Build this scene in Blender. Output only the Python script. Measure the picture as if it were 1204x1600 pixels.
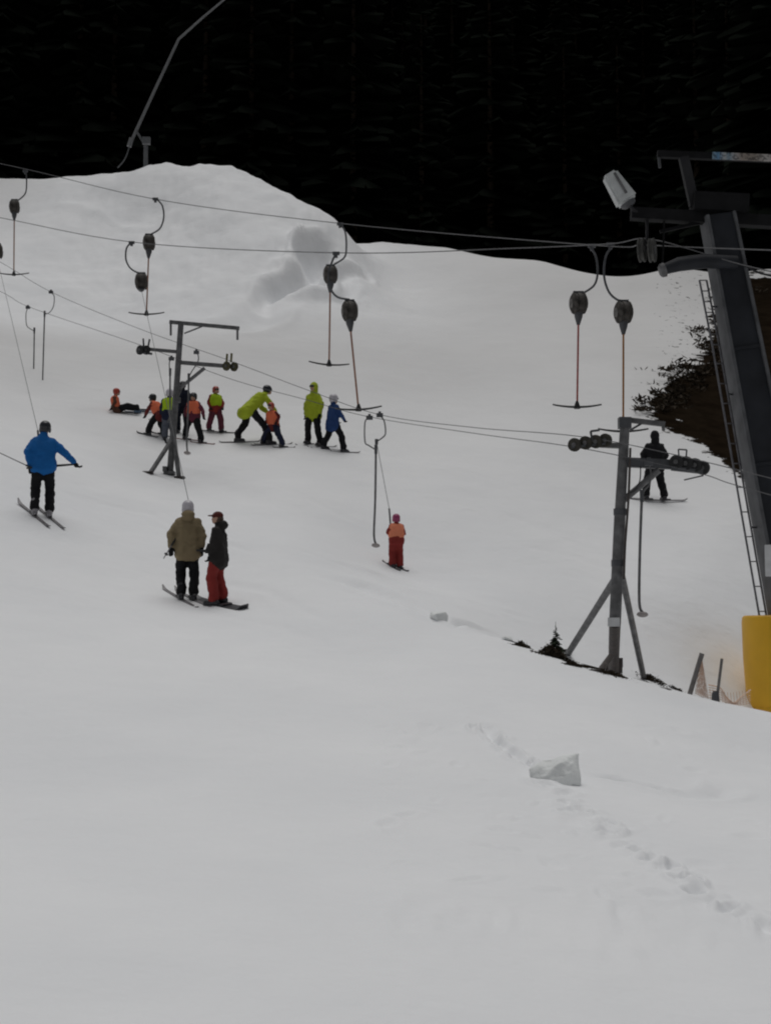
import bpy, bmesh, math, random
import numpy as np
from mathutils import Vector, Matrix, noise
random.seed(7); np.random.seed(7)
for o in list(bpy.data.objects): bpy.data.objects.remove(o)
S = bpy.context.scene
COL = S.collection
R = math.radians
# ------------------------------------------------------------------ camera
F = 2198.0; CZ = 1.6; PITCH = math.atan(200/F)
cam_d = bpy.data.cameras.new('camera'); cam = bpy.data.objects.new('camera', cam_d); COL.objects.link(cam)
cam.location = (0, 0, CZ); cam.rotation_euler = (R(90)+PITCH, 0, 0)
cam_d.sensor_fit = 'VERTICAL'; cam_d.sensor_height = 24; cam_d.sensor_width = 24
cam_d.lens = F/1600*24; cam_d.clip_end = 2000; cam_d.clip_start = .1
S.camera = cam
# ------------------------------------------------------------------ sky, soft overcast sun, exposure
SUN_EL, SUN_AZ = 80, 0          # overcast glow, almost overhead, a little beyond the hill (+Y)
w = bpy.data.worlds.new('World'); S.world = w; w.use_nodes = True
nt = w.node_tree; nt.nodes.clear()
sky = nt.nodes.new('ShaderNodeTexSky'); sky.sky_type = 'NISHITA'; sky.sun_disc = False
sky.sun_elevation = R(SUN_EL); sky.sun_rotation = R(SUN_AZ); sky.dust_density = 3; sky.air_density = 1
hs = nt.nodes.new('ShaderNodeHueSaturation'); hs.inputs['Saturation'].default_value = .12
bg = nt.nodes.new('ShaderNodeBackground'); bg.inputs['Strength'].default_value = .05
wo = nt.nodes.new('ShaderNodeOutputWorld')
nt.links.new(sky.outputs[0], hs.inputs['Color']); nt.links.new(hs.outputs[0], bg.inputs[0]); nt.links.new(bg.outputs[0], wo.inputs[0])
sl = bpy.data.lights.new('overcast_sun', 'SUN'); sl.energy = 1.5; sl.angle = R(50); sl.color = (1, .985, .965)
so = bpy.data.objects.new('overcast_sun', sl); COL.objects.link(so); so.location = (0, 40, 90)
so.rotation_euler = (-R(90-SUN_EL), 0, 0)      # lamp -Z points down and slightly back (-Y)
S.view_settings.view_transform = 'Standard'; S.view_settings.look = 'None'
S.view_settings.exposure = -0.35; S.view_settings.gamma = 1
S.render.resolution_x = 770; S.render.resolution_y = 1024
S.render.engine = 'CYCLES'
S.cycles.pixel_filter_type = 'BLACKMAN_HARRIS'; S.cycles.filter_width = 2.1
# ------------------------------------------------------------------ pixel <-> world
CP, SP = math.cos(PITCH), math.sin(PITCH)
def ray(u, v):
    a = (u-602)/F; b = (800-v)/F
    return a, CP-b*SP, SP+b*CP
def P(u, v, d):                       # point on the ray of a pixel at ground distance d
    x, y, z = ray(u, v)
    return Vector((x/y*d, d, CZ+z/y*d))
def project(x, y, z):
    dz = z-CZ
    f = y*CP+dz*SP
    return 602+F*x/f, 800-F*(dz*CP-y*SP)/f
# ------------------------------------------------------------------ terrain
CT = [  # pixel, pixel, distance on the snow
 (0,1600,5.4),(602,1600,6.0),(1204,1600,6.9),(0,1300,10),(602,1300,10.6),(1204,1300,11.8),
 (0,1150,13.8),(350,1130,14.8),(602,1130,15.3),(900,1150,15.5),(1204,1185,16.2),
 (0,1000,18.5),(300,1000,20.2),(602,1010,19.8),(0,890,23),(300,942,23.5),(480,925,23.8),
 (65,808,26.5),(200,850,26.5),(450,850,27),
 (640,955,22.5),(800,1003,21.4),(955,1052,20.6),(1075,1085,20),(1204,1112,19.5),(1350,1145,19),
 (800,1010,22.8),(955,1072,22.4),(1075,1106,22.2),(1204,1142,22.2),(1350,1180,22.2),
 (700,940,25.3),(800,975,25),(955,1030,25),(1075,1062,25.6),(1140,1086,26.2),(1204,1122,26),(1350,1150,26),
 (1000,960,27.5),(1075,950,28.3),(1204,1030,28),(1204,940,30.5),(1204,865,33),(1204,800,35.2),(1400,850,35),(1140,1010,27.6),(1120,870,31.5),
 (620,890,28.5),(800,880,29.2),(1025,787,35.3),(900,790,34),(700,780,33),(1204,730,39),(1400,740,40),
 (275,745,34),(150,720,32),(0,690,31.5),(450,760,32.5),
 (240,682,36.7),(300,690,36.8),(410,697,37),(490,700,37.2),(535,712,36.8),(335,676,38),(190,646,38.7),
 (0,640,36.5),(0,560,43),(0,450,55),(0,345,68),(0,280,80),(-250,480,46),(-250,300,66),(-250,240,80),
 (200,560,46),(200,490,53),(200,420,59),(240,330,66),(235,262,71),(310,259,71),(380,264,70),(120,274,76),
 (350,400,58),(400,330,63),(460,310,67),(528,346,67),(440,480,53),(350,560,46),
 (480,560,47),(600,600,45),(600,500,54.5),(590,430,66),(600,379,78),(700,388,76),(850,411,71),(930,429,68),
 (800,640,42),(800,540,51),(940,640,42.5),(940,520,54),(1000,460,62),(1050,420,66),(1120,440,64),
 (1050,550,51),(1100,620,45),(1140,700,40.5),(1204,600,47),(1204,480,60),(1204,420,68),(1400,560,52),(1400,430,68),
]
for (u, v, d) in [(0,280,80),(120,274,76),(235,262,71),(310,259,71),(380,264,70),(460,310,67),(528,350,67),(600,379,78),(700,388,76),(850,411,71),(930,429,68),(1050,420,66),(1204,420,68),(-250,240,80)]:
    CT.append((u, v+34, d*1.09))
    CT.append((u, v+30, 97))
for u in (-400, 0, 300, 600, 900, 1204, 1600):
    CT += [(u, 330, 120), (u, 150, 170), (u, 20, 260)]
CT += [(-400,1600,5),(1600,1600,7.4),(-400,1000,17),(-300,760,26),(1600,1200,17),(602,2600,2.3),(0,2600,2.2),(1204,2600,2.5)]
SA, SB = 3.2, 1.6
pts = np.array([[(602-602)+ray(u,v)[0]/ray(u,v)[1]*SA, math.log(d)*SB] for u,v,d in CT])
val = np.array([ray(u,v)[2]/ray(u,v)[1] for u,v,d in CT])
def _tps(r2): return np.where(r2 > 1e-12, r2*np.log(np.maximum(r2, 1e-12)), 0)
n = len(pts)
D2 = ((pts[:,None]-pts[None])**2).sum(-1)
A = np.zeros((n+3, n+3)); A[:n,:n] = _tps(D2)+np.eye(n)*2e-4; A[:n,n] = 1; A[:n,n+1:] = pts; A[n:,:n] = A[:n,n:].T
wts = np.linalg.solve(A, np.concatenate([val, np.zeros(3)]))
def base_h(x, y):
    x = np.asarray(x, float).ravel(); y = np.asarray(y, float).ravel()
    r = np.hypot(x, y); th = np.arctan2(x, y)
    thc = np.clip(th, -.42, .42); rr = np.clip(r, 2.2, 330)
    yc = rr*np.cos(thc); a = np.tan(thc)*SA; b = np.log(yc)*SB
    out = np.empty(len(x))
    for i in range(0, len(x), 20000):
        q = np.stack([a[i:i+20000], b[i:i+20000]], 1)
        d2 = ((q[:,None]-pts[None])**2).sum(-1)
        out[i:i+20000] = _tps(d2)@wts[:n]+wts[n]+q@wts[n+1:]
    z = CZ+yc*out
    plane = .12*np.clip(y,-200,200)-.10*np.clip(x,-150,150)
    k = np.clip((np.abs(th)-.40)/.5, 0, 1); k = k*k*(3-2*k)
    return z*(1-k)+plane*k
def ground_px(u, v):                  # first hit of a pixel's ray with the snow
    dd = np.exp(np.linspace(math.log(4), math.log(110), 1500))
    x, y, z = ray(u, v)
    h = base_h(x/y*dd, dd); below = (CZ+z/y*dd) <= h
    i = int(np.argmax(below)) if below.any() else len(dd)-1
    d = dd[i]
    return Vector((x/y*d, d, float(h[i])))
def gh(x, y): return float(base_h([x], [y])[0]) + float(disp(np.array([x]), np.array([y]))[0])

# relief: footprints, grooves, gouge in the snow pile
DENTS = []; GROOVES = []
def poly_world(px): return [ground_px(*p) for p in px]
trail = [(757,1135),(772,1152),(800,1182),(822,1200),(846,1222),(872,1247),(893,1265),(915,1278),(936,1290),(958,1305),(985,1335),(1018,1350),(1044,1366),(1072,1385),(1095,1402),(1122,1416),(1150,1430),(1185,1446)]
rt = random.Random(3)
for i, p in enumerate(trail):
    for k in range(2):
        q = ground_px(p[0]+rt.uniform(-18,18), p[1]+rt.uniform(-9,9))
        DENTS.append((q.x, q.y, rt.uniform(.03,.065), rt.uniform(.06,.13), rt.uniform(.015,.07)*(1 if i < 14 else .6), rt.uniform(-.9,.9)))
for i in range(130):
    q = ground_px(rt.uniform(560,1190), rt.uniform(1130,1500))
    DENTS.append((q.x, q.y, rt.uniform(.03,.1), rt.uniform(.05,.15), rt.uniform(-.016,.022), rt.uniform(-1,1)))
GROOVES.append((poly_world([(755,1134),(775,1160),(830,1200)]), .06, .09))
GROOVES.append((poly_world([(925,1212),(985,1222),(1040,1236),(1065,1241)]), .07, .085))
GROOVES.append((poly_world([(1060,1241),(1100,1243),(1128,1238),(1138,1224)]), .12, .055))
GROOVES.append((poly_world([(500,898),(560,915),(640,945),(700,972),(760,990),(800,1001)]), .22, .18))
GROOVES.append((poly_world([(620,938),(660,955),(720,982)]), .10, .10))
GROOVES.append((poly_world([(300,735),(370,765),(420,790)]), .35, .06))
GROOVES.append((poly_world([(560,735),(640,745),(760,752)]), .5, .07))
GROOVES.append((poly_world([(150,770),(260,830),(330,850)]), .6, .06))
GROOVES.append((poly_world([(120,300),(220,318),(300,305)]), .9, .22))
GROOVES.append((poly_world([(518,372),(505,395),(485,425),(455,452),(425,468)]), .50, 1.5))
GROOVES.append((poly_world([(508,372),(492,392),(470,420)]), .35, .5))
GROOVES.append((poly_world([(440,462),(410,485),(375,500),(330,512)]), .7, .35))
GROOVES.append((poly_world([(545,400),(560,420),(545,445),(500,470)]), .35, .22))
GROOVES.append((poly_world([(640,500),(700,620),(730,700)]), 1.2, .10))
GROOVES.append((poly_world([(250,560),(120,600),(20,620)]), 1.0, .12))
for k in range(16):                   # old ski tracks
    u0 = rt.uniform(-60, 900); v0 = rt.uniform(560, 960); l = rt.uniform(150, 420)
    GROOVES.append((poly_world([(u0,v0),(u0+l*.5,v0+l*rt.uniform(.08,.18)),(u0+l,v0+l*rt.uniform(.2,.36))]), rt.uniform(.06,.16), rt.uniform(.012,.03)))
def disp(x, y):
    out = np.zeros(len(x))
    far = np.clip((y-45)/6, 0, 1)
    x0, y0 = x, y
    for (cx, cy, rx, ry, dp, an) in DENTS:
        m = (np.abs(x-cx) < .5) & (np.abs(y-cy) < .6)
        if not m.any(): continue
        dx, dy = x[m]-cx, y[m]-cy
        a = dx*math.cos(an)+dy*math.sin(an); b = -dx*math.sin(an)+dy*math.cos(an)
        q = (a/rx)**2+(b/ry)**2
        out[m] += dp*(-np.exp(-q*q)+.5*np.exp(-(np.sqrt(q)-1.7)**2*3))
    x = x+far*(.30*np.sin(.9*y0+.7*x0)+.14*np.sin(2.6*x0-1.3*y0+1)); y = y+far*(.5*np.sin(1.1*x0+.5*y0)+.3*np.sin(2.3*x0+1.9*y0))
    for (pl, wd, dp) in GROOVES:
        xs = [p.x for p in pl]; ys = [p.y for p in pl]
        m = (x > min(xs)-3*wd) & (x < max(xs)+3*wd) & (y > min(ys)-3*wd) & (y < max(ys)+3*wd)
        if not m.any(): continue
        X, Y = x[m], y[m]; best = np.full(len(X), 1e9); tt = np.zeros(len(X)); L = len(pl)-1
        for i in range(L):
            ax, ay, bx, by = xs[i], ys[i], xs[i+1], ys[i+1]
            l2 = (bx-ax)**2+(by-ay)**2+1e-9
            t = np.clip(((X-ax)*(bx-ax)+(Y-ay)*(by-ay))/l2, 0, 1)
            d = np.hypot(X-ax-t*(bx-ax), Y-ay-t*(by-ay))
            s = d < best; best[s] = d[s]; tt[s] = (i+t[s])/L
        wob = .75+.25*np.sin(X*2.3/wd*.3+Y*1.7/wd*.3)
        out[m] += dp*wob*np.minimum(1, 6*np.minimum(tt+.03, 1.03-tt))*(-np.exp(-(best/wd)**2)+.35*np.exp(-((best-1.9*wd)/(.6*wd))**2))
    return out
# ------------------------------------------------------------------ materials
MATS = {}
def mat(name, col, rough=.6, var=.12, scale=8, bump=0, bscale=40, metal=0, spec=.5, coat=None):
    if name in MATS: return MATS[name]
    m = bpy.data.materials.new(name); m.use_nodes = True; t = m.node_tree
    b = t.nodes['Principled BSDF']; b.inputs['Roughness'].default_value = rough; b.inputs['Metallic'].default_value = metal
    b.inputs['Specular IOR Level'].default_value = spec
    tc = t.nodes.new('ShaderNodeTexCoord')
    nz = t.nodes.new('ShaderNodeTexNoise'); nz.inputs['Scale'].default_value = scale; nz.inputs['Detail'].default_value = 5
    t.links.new(tc.outputs['Object'], nz.inputs['Vector'])
    rp = t.nodes.new('ShaderNodeValToRGB')
    rp.color_ramp.elements[0].position = .3; rp.color_ramp.elements[1].position = .7
    rp.color_ramp.elements[0].color = (*[c*(1-var) for c in col], 1); rp.color_ramp.elements[1].color = (*[min(1,c*(1+var)) for c in col], 1)
    t.links.new(nz.outputs['Fac'], rp.inputs['Fac']); t.links.new(rp.outputs[0], b.inputs['Base Color'])
    if bump:
        n2 = t.nodes.new('ShaderNodeTexNoise'); n2.inputs['Scale'].default_value = bscale; n2.inputs['Detail'].default_value = 4
        t.links.new(tc.outputs['Object'], n2.inputs['Vector'])
        bp = t.nodes.new('ShaderNodeBump'); bp.inputs['Strength'].default_value = bump; bp.inputs['Distance'].default_value = .02
        t.links.new(n2.outputs['Fac'], bp.inputs['Height']); t.links.new(bp.outputs[0], b.inputs['Normal'])
    MATS[name] = m; return m
def snow_material():
    m = bpy.data.materials.new('snow_and_earth'); m.use_nodes = True; t = m.node_tree; L = t.links.new
    b = t.nodes['Principled BSDF']; b.inputs['Roughness'].default_value = .75; b.inputs['Specular IOR Level'].default_value = .25
    tc = t.nodes.new('ShaderNodeTexCoord')
    def noise_n(sc, det=6, rough=.55):
        q = t.nodes.new('ShaderNodeTexNoise'); q.inputs['Scale'].default_value = sc; q.inputs['Detail'].default_value = det; q.inputs['Roughness'].default_value = rough
        L(tc.outputs['Object'], q.inputs['Vector']); return q
    def ramp(src, e):
        q = t.nodes.new('ShaderNodeValToRGB'); q.color_ramp.elements[0].position = e[0][0]; q.color_ramp.elements[0].color = (*e[0][1],1)
        q.color_ramp.elements[1].position = e[1][0]; q.color_ramp.elements[1].color = (*e[1][1],1); L(src, q.inputs['Fac']); return q
    def math_n(op, a, bb):
        q = t.nodes.new('ShaderNodeMath'); q.operation = op
        for i, s in enumerate((a, bb)):
            if isinstance(s, (int, float)): q.inputs[i].default_value = s
            else: L(s, q.inputs[i])
        return q.outputs[0]
    def mix(fac, a, bb):
        q = t.nodes.new('ShaderNodeMix'); q.data_type = 'RGBA'; L(fac, q.inputs['Factor']); L(a, q.inputs['A']); L(bb, q.inputs['B']); return q.outputs['Result']
    clean = ramp(noise_n(.35).outputs['Fac'], ((.3,(.80,.812,.83)),(.72,(.87,.878,.89)))).outputs[0]
    dirty = ramp(noise_n(.12, 4).outputs['Fac'], ((.3,(.61,.607,.605)),(.7,(.71,.708,.706)))).outputs[0]
    at = t.nodes.new('ShaderNodeAttribute'); at.attribute_name = 'dirty'
    at2 = t.nodes.new('ShaderNodeAttribute'); at2.attribute_name = 'earth'
    at3 = t.nodes.new('ShaderNodeAttribute'); at3.attribute_name = 'speck'
    snow = mix(at.outputs['Fac'], clean, dirty)
    # specks of soil in the old snow
    sp = math_n('GREATER_THAN', noise_n(3.2, 8, .7).outputs['Fac'], math_n('SUBTRACT', .86, math_n('MULTIPLY', at3.outputs['Fac'], .25)))
    soil = ramp(noise_n(1.3, 8, .7).outputs['Fac'], ((.3,(.007,.005,.0035)),(.75,(.024,.017,.011)))).outputs[0]
    snow = mix(sp, snow, soil)
    e = math_n('ADD', at2.outputs['Fac'], math_n('MULTIPLY', math_n('SUBTRACT', noise_n(1.1, 8, .68).outputs['Fac'], .5), 1.5))
    es = t.nodes.new('ShaderNodeMapRange'); es.inputs[1].default_value = .47; es.inputs[2].default_value = .53; L(e, es.inputs[0])
    L(mix(es.outputs[0], snow, soil), b.inputs['Base Color'])
    L(math_n('MULTIPLY', math_n('SUBTRACT', 1., es.outputs[0]), .22), b.inputs['Specular IOR Level'])
    b1 = t.nodes.new('ShaderNodeBump'); b1.inputs['Strength'].default_value = .35; b1.inputs['Distance'].default_value = .03; L(noise_n(6, 8, .6).outputs['Fac'], b1.inputs['Height'])
    b2 = t.nodes.new('ShaderNodeBump'); b2.inputs['Strength'].default_value = .5; b2.inputs['Distance'].default_value = .16; L(noise_n(.9, 5).outputs['Fac'], b2.inputs['Height'])
    L(b2.outputs[0], b1.inputs['Normal']); L(b1.outputs[0], b.inputs['Normal'])
    return m
steel = mat('galvanised_steel', (.125,.125,.128), .55, .42, 7, .15, 60, metal=.2)
dsteel = mat('dark_steel', (.075,.078,.085), .5, .3, 5, .1, 50, metal=.2)
tsteel = mat('tower_steel', (.019,.021,.026), .6, .3, 2, .1, 40, spec=.25)
tdark = mat('tower_dark_steel', (.009,.009,.010), .7, .3, 4, .1, 40, spec=.15)
flange = mat('tower_flange', (.095,.098,.105), .6, .3, 3, .1, 40, spec=.3)
gflange = mat('gantry_strut', (.022,.022,.024), .6, .3, 3, spec=.2)
black = mat('black_rubber', (.012,.012,.013), .6, .3, 10)
prope_m = mat('thin_wire_rope', (.10,.10,.105), .6, .2, 20, spec=.2)
rope_m = mat('wire_rope', (.095,.095,.10), .55, .2, 20)
yellow = mat('yellow_pad', (.80,.44,.012), .5, .07, 2, .25, 6)
drum_m = mat('spring_drum', (.060,.055,.050), .7, .6, 11, .3, 30, spec=.2)
drum2 = mat('drum_cap', (.19,.18,.17), .6, .3, 9)
gpole = mat('grip_pole', (.30,.13,.075), .55, .25, 14)
gpole2 = mat('grip_pole_orange', (.34,.14,.03), .55, .25, 14)
gpole3 = mat('grip_pole_red', (.36,.08,.07), .55, .35, 30)
white_p = mat('white_plate', (.62,.63,.64), .5, .1, 6)
lamp_m = mat('lamp_housing', (.52,.54,.54), .4, .12, 6)
rust = mat('weathered_steel', (.060,.050,.046), .7, .4, 9, .3, 30)
skin = mat('skin', (.45,.27,.19), .55, .06, 10)
needle = mat('spruce_needles', (.022,.030,.018), .8, .35, 2.0, spec=.1)
fneedle = mat('forest_needles', (.008,.0098,.0078), .9, .4, .4, spec=0)
bark = mat('bark', (.045,.033,.024), .9, .4, 12, .4, 30, spec=.1)
brush_m = mat('dead_brush', (.045,.035,.025), .9, .5, 10, spec=.1)
net_m = mat('orange_net', (.66,.47,.36), .7, .1, 10)
ice_m = mat('packed_snow', (.80,.82,.815), .6, .06, 5, .6, 22)
# ------------------------------------------------------------------ mesh helpers
ORI = {}
def tag(o, label=None, cat=None, group=None, kind=None):
    if label: o['label'] = label
    if cat: o['category'] = cat
    if group: o['group'] = group
    if kind: o['kind'] = kind
    return o
def empty(name, loc, label=None, cat=None, group=None):
    o = bpy.data.objects.new(name, None); COL.objects.link(o); o.location = loc; o.empty_display_size = .2
    ORI[o.name] = Vector(loc); return tag(o, label, cat, group)
def link_mesh(name, me, m, parent=None, origin=None, smooth=True):
    if m: me.materials.clear(); me.materials.append(m)
    if smooth: me.polygons.foreach_set('use_smooth', [True]*len(me.polygons))
    o = bpy.data.objects.new(name, me); COL.objects.link(o)
    org = ORI[parent.name] if parent else Vector(origin or (0,0,0))
    ORI[o.name] = org
    if parent: o.parent = parent
    else: o.location = org
    return o
def frame_of(d):
    d = d.normalized(); up = Vector((0,0,1)) if abs(d.z) < .95 else Vector((0,1,0))
    s = d.cross(up).normalized(); return s, s.cross(d).normalized()
class MB:
    def __init__(s): s.v = []; s.f = []
    def add(s, vs, fs):
        k = len(s.v); s.v += [Vector(p) for p in vs]; s.f += [tuple(i+k for i in f) for f in fs]; return s
    def tube(s, pts, r, n=8, cap=True):
        pts = [Vector(p) for p in pts]; rs = r if isinstance(r, (list, tuple)) else [r]*len(pts)
        vs = []; a = None
        for i, p in enumerate(pts):
            d = (pts[min(i+1,len(pts)-1)]-pts[max(i-1,0)])
            if d.length < 1e-9: d = Vector((0,0,1))
            d.normalize()
            if a is None: a, b = frame_of(d)
            else:
                a = (a-d*a.dot(d)).normalized(); b = a.cross(d).normalized()*-1
            b = d.cross(a).normalized()
            for k in range(n):
                t = 2*math.pi*k/n; vs.append(p+a*(math.cos(t)*rs[i])+b*(math.sin(t)*rs[i]))
        fs = []
        for i in range(len(pts)-1):
            for k in range(n):
                k2 = (k+1)%n; fs.append((i*n+k, i*n+k2, (i+1)*n+k2, (i+1)*n+k))
        if cap: fs += [tuple(range(n-1,-1,-1)), tuple((len(pts)-1)*n+k for k in range(n))]
        return s.add(vs, fs)
    def box(s, c, size, M=None):
        x, y, z = [q/2 for q in size]; c = Vector(c)
        vs = [Vector((i*x,j*y,k*z)) for i in (-1,1) for j in (-1,1) for k in (-1,1)]
        vs = [(M@q if M else q)+c for q in vs]
        return s.add(vs, [(0,1,3,2),(4,6,7,5),(0,4,5,1),(2,3,7,6),(0,2,6,4),(1,5,7,3)])
    def beam(s, p0, p1, w0, h0, w1=None, h1=None, roll=0):
        p0, p1 = Vector(p0), Vector(p1); d = p1-p0; a, b = frame_of(d)
        if roll:
            q = Matrix.Rotation(roll, 3, d.normalized()); a = q@a; b = q@b
        w1 = w1 or w0; h1 = h1 or h0
        vs = [p0+a*i*w0/2+b*j*h0/2 for i, j in ((-1,-1),(1,-1),(1,1),(-1,1))]+[p1+a*i*w1/2+b*j*h1/2 for i, j in ((-1,-1),(1,-1),(1,1),(-1,1))]
        return s.add(vs, [(3,2,1,0),(4,5,6,7),(0,1,5,4),(1,2,6,5),(2,3,7,6),(3,0,4,7)])
    def lathe(s, c, axis, prof, n=20):          # prof: (along axis, radius)
        return s.tube([Vector(c)+Vector(axis).normalized()*a for a, r in prof], [max(r,1e-4) for a, r in prof], n)
    def capsule(s, p0, p1, r0, r1=None, n=12):
        r1 = r1 or r0; p0, p1 = Vector(p0), Vector(p1); d = p1-p0; L = d.length
        d = d.normalized() if L > 1e-6 else Vector((0,0,1)); pts = []; rs = []
        for k in range(4): t = math.pi/2*k/4; pts.append(p0-d*r0*math.cos(t)); rs.append(max(r0*math.sin(t), r0*.06))
        pts.append(p0); rs.append(r0); pts.append(p0+d*max(L,1e-4)); rs.append(r1)
        for k in range(1, 5): t = math.pi/2*k/4; pts.append(p0+d*L+d*r1*math.sin(t)); rs.append(max(r1*math.cos(t), r1*.06))
        return s.tube(pts, rs, n)
    def ell(s, c, rad, M=None, n=14, m=9):
        c = Vector(c); vs = []; fs = []
        for i in range(m+1):
            a = math.pi*(i+.02)/(m+.04)
            for k in range(n):
                t = 2*math.pi*k/n; q = Vector((math.sin(a)*math.cos(t)*rad[0], math.sin(a)*math.sin(t)*rad[1], math.cos(a)*rad[2]))
                vs.append(c+(M@q if M else q))
        for i in range(m):
            for k in range(n): fs.append((i*n+k, (i+1)*n+k, (i+1)*n+(k+1)%n, i*n+(k+1)%n))
        fs += [tuple(range(n)), tuple(m*n+k for k in range(n-1,-1,-1))]
        return s.add(vs, fs)
    def mesh(s, name, org=(0,0,0)):
        me = bpy.data.meshes.new(name); o = Vector(org)
        me.from_pydata([tuple(p-o) for p in s.v], [], s.f); me.update(); return me
    def build(s, name, m, parent=None, origin=None, smooth=True, flat_angle=None):
        org = ORI[parent.name] if parent else Vector(origin or (0,0,0))
        o = link_mesh(name, s.mesh(name, org), m, parent, org, smooth)
        if smooth: 
            try: o.data.set_sharp_from_angle(angle=R(35))
            except Exception: pass
        return o
def smooth_path(pts, k=6):
    pts = [Vector(p) for p in pts]
    if len(pts) < 3: return pts
    out = []
    for i in range(len(pts)-1):
        p0, p1, p2, p3 = pts[max(i-1,0)], pts[i], pts[i+1], pts[min(i+2,len(pts)-1)]
        for j in range(k):
            t = j/k
            out.append(.5*((2*p1)+(p2-p0)*t+(2*p0-5*p1+4*p2-p3)*t*t+(3*p1-p0-3*p2+p3)*t**3))
    return out+[pts[-1]]
# ------------------------------------------------------------------ snow slope sheet (one sheet, all round)
def make_slope():
    fine = np.linspace(-.33, .33, 520)
    left = -np.concatenate([np.linspace(.345, .6, 14), np.linspace(.65, math.pi, 40)])[::-1]
    right = -left[::-1][:-1]
    th = np.concatenate([left, fine, right]); nt_ = len(th)
    rr = np.concatenate([np.exp(np.linspace(math.log(2.2), math.log(9), 60))[:-1], np.exp(np.linspace(math.log(9), math.log(92), 560))[:-1], np.exp(np.linspace(math.log(92), math.log(600), 50))])
    TH, RR = np.meshgrid(th, rr); x = (RR*np.sin(TH)).ravel(); y = (RR*np.cos(TH)).ravel()
    z = base_h(x, y)+disp(x, y)
    # soft unevenness of groomed snow, larger with distance
    z += .02*np.sin(x*1.1+2*np.sin(y*.35))*np.sin(y*.8+x*.3)*np.clip(np.hypot(x,y)/20,.3,2)
    rng = np.hypot(x,y)
    hump = np.exp(-(((x+9)/9)**2))*np.clip((rng-48)/8,0,1)*np.clip((90-rng)/10,0,1)
    hn = np.array([noise.fractal(Vector((a*.35, b*.22, 3.1)), .8, 2.1, 4) if c > .02 else 0. for a, b, c in zip(x, y, hump)])
    z += hump*.30*hn
    gc = ground_px(485,420); gm = np.exp(-(((x-gc.x)/2.2)**2+((y-gc.y)/3.2)**2))
    gn = np.array([noise.fractal(Vector((p*1.1, q*.55, 7.7)), .7, 2.2, 4) if m > .03 else 0. for p, q, m in zip(x, y, gm)])
    z += gm*.26*gn
    u, v = project(x, np.maximum(y, 1), z)
    nr = len(rr)
    # earth where the snow has melted: an area on the bank beside the lift and the forest floor behind the crest
    poly = np.array([(1008,645),(1030,610),(1068,588),(1095,560),(1112,520),(1118,470),(1140,440),(1210,425),(1500,420),(1500,800),(1300,790),(1204,765),(1150,735),(1110,702),(1075,680),(1040,668)], float)
    ins = np.zeros(len(u), bool); dist = np.full(len(u), 1e9)
    for i in range(len(poly)):
        (x1,y1),(x2,y2) = poly[i-1], poly[i]
        c = ((y1 > v) != (y2 > v)) & (u < (x2-x1)*(v-y1)/(y2-y1+1e-9)+x1); ins ^= c
        t = np.clip(((u-x1)*(x2-x1)+(v-y1)*(y2-y1))/((x2-x1)**2+(y2-y1)**2), 0, 1)
        dist = np.minimum(dist, np.hypot(u-x1-t*(x2-x1), v-y1-t*(y2-y1)))
    sd = np.where(ins, dist, -dist)
    earth = np.where((y > 36) & (y < 75), np.clip(.5+sd/70, 0, 1), 0)
    earth = np.maximum(earth, np.clip((np.hypot(x,y)-84)/6, 0, 1))
    earth *= np.where((y < 1) & (np.hypot(x,y) < 84), 0, 1)
    # bare soil lip along the edge below the platter lift
    for (a, bq, wd, am) in [((925,1045),(1005,1062),.28,.62),((1005,1060),(1040,1078),.2,.55),((850,1022),(905,1042),.25,.62),((800,1004),(830,1012),.2,.62),((1050,1078),(1075,1084),.15,.5)]:
        pa, pb = ground_px(*a), ground_px(*bq); dx, dy = pb.x-pa.x, pb.y-pa.y
        t = np.clip(((x-pa.x)*dx+(y-pa.y)*dy)/(dx*dx+dy*dy), 0, 1)
        earth = np.maximum(earth, am*np.exp(-(np.hypot(x-pa.x-t*dx, y-pa.y-t*dy)/wd)**2))
    dirty = np.clip((rng-29)/24, 0, .9)*(1-np.clip(hump*2.2,0,1))
    g = np.where((y > 38) & (y < 75), np.exp(-((u-1060)/75)**2), 0)*np.clip((700-v)/80,0,1)
    speck = np.clip(g, 0, 1); dirty = np.clip(dirty+g*.3, 0, 1)
    me = bpy.data.meshes.new('snow_slope')
    idx = np.arange(nr*nt_).reshape(nr, nt_)
    a = idx[:-1]; b = idx[1:]; an = np.roll(a, -1, 1); bn = np.roll(b, -1, 1)
    quads = np.stack([a, an, bn, b], -1).reshape(-1, 4)[:, ::-1]
    me.vertices.add(len(x)+1); me.vertices.foreach_set('co', np.concatenate([np.stack([x,y,z],1).ravel(), [0,0,float(base_h([0],[2.2])[0])]]))
    c = len(x); i0 = idx[0]
    tris = np.stack([np.full(nt_, c), np.roll(i0,-1), i0], -1)[:, ::-1]
    tris = tris[:, ::-1]
    nq = len(quads); ntri = len(tris)
    me.loops.add(nq*4+ntri*3); me.loops.foreach_set('vertex_index', np.concatenate([quads.ravel(), tris.ravel()]))
    me.polygons.add(nq+ntri)
    me.polygons.foreach_set('loop_start', np.concatenate([np.arange(nq)*4, nq*4+np.arange(ntri)*3]))
    me.polygons.foreach_set('loop_total', np.concatenate([np.full(nq,4), np.full(ntri,3)]))
    me.polygons.foreach_set('use_smooth', np.ones(nq+ntri, bool))
    for nm, arr in (('earth', earth), ('dirty', dirty), ('speck', speck)):
        q = me.attributes.new(nm, 'FLOAT', 'POINT'); q.data.foreach_set('value', np.concatenate([arr, [0]]).astype(np.float32))
    me.update(calc_edges=True); me.validate()
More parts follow.
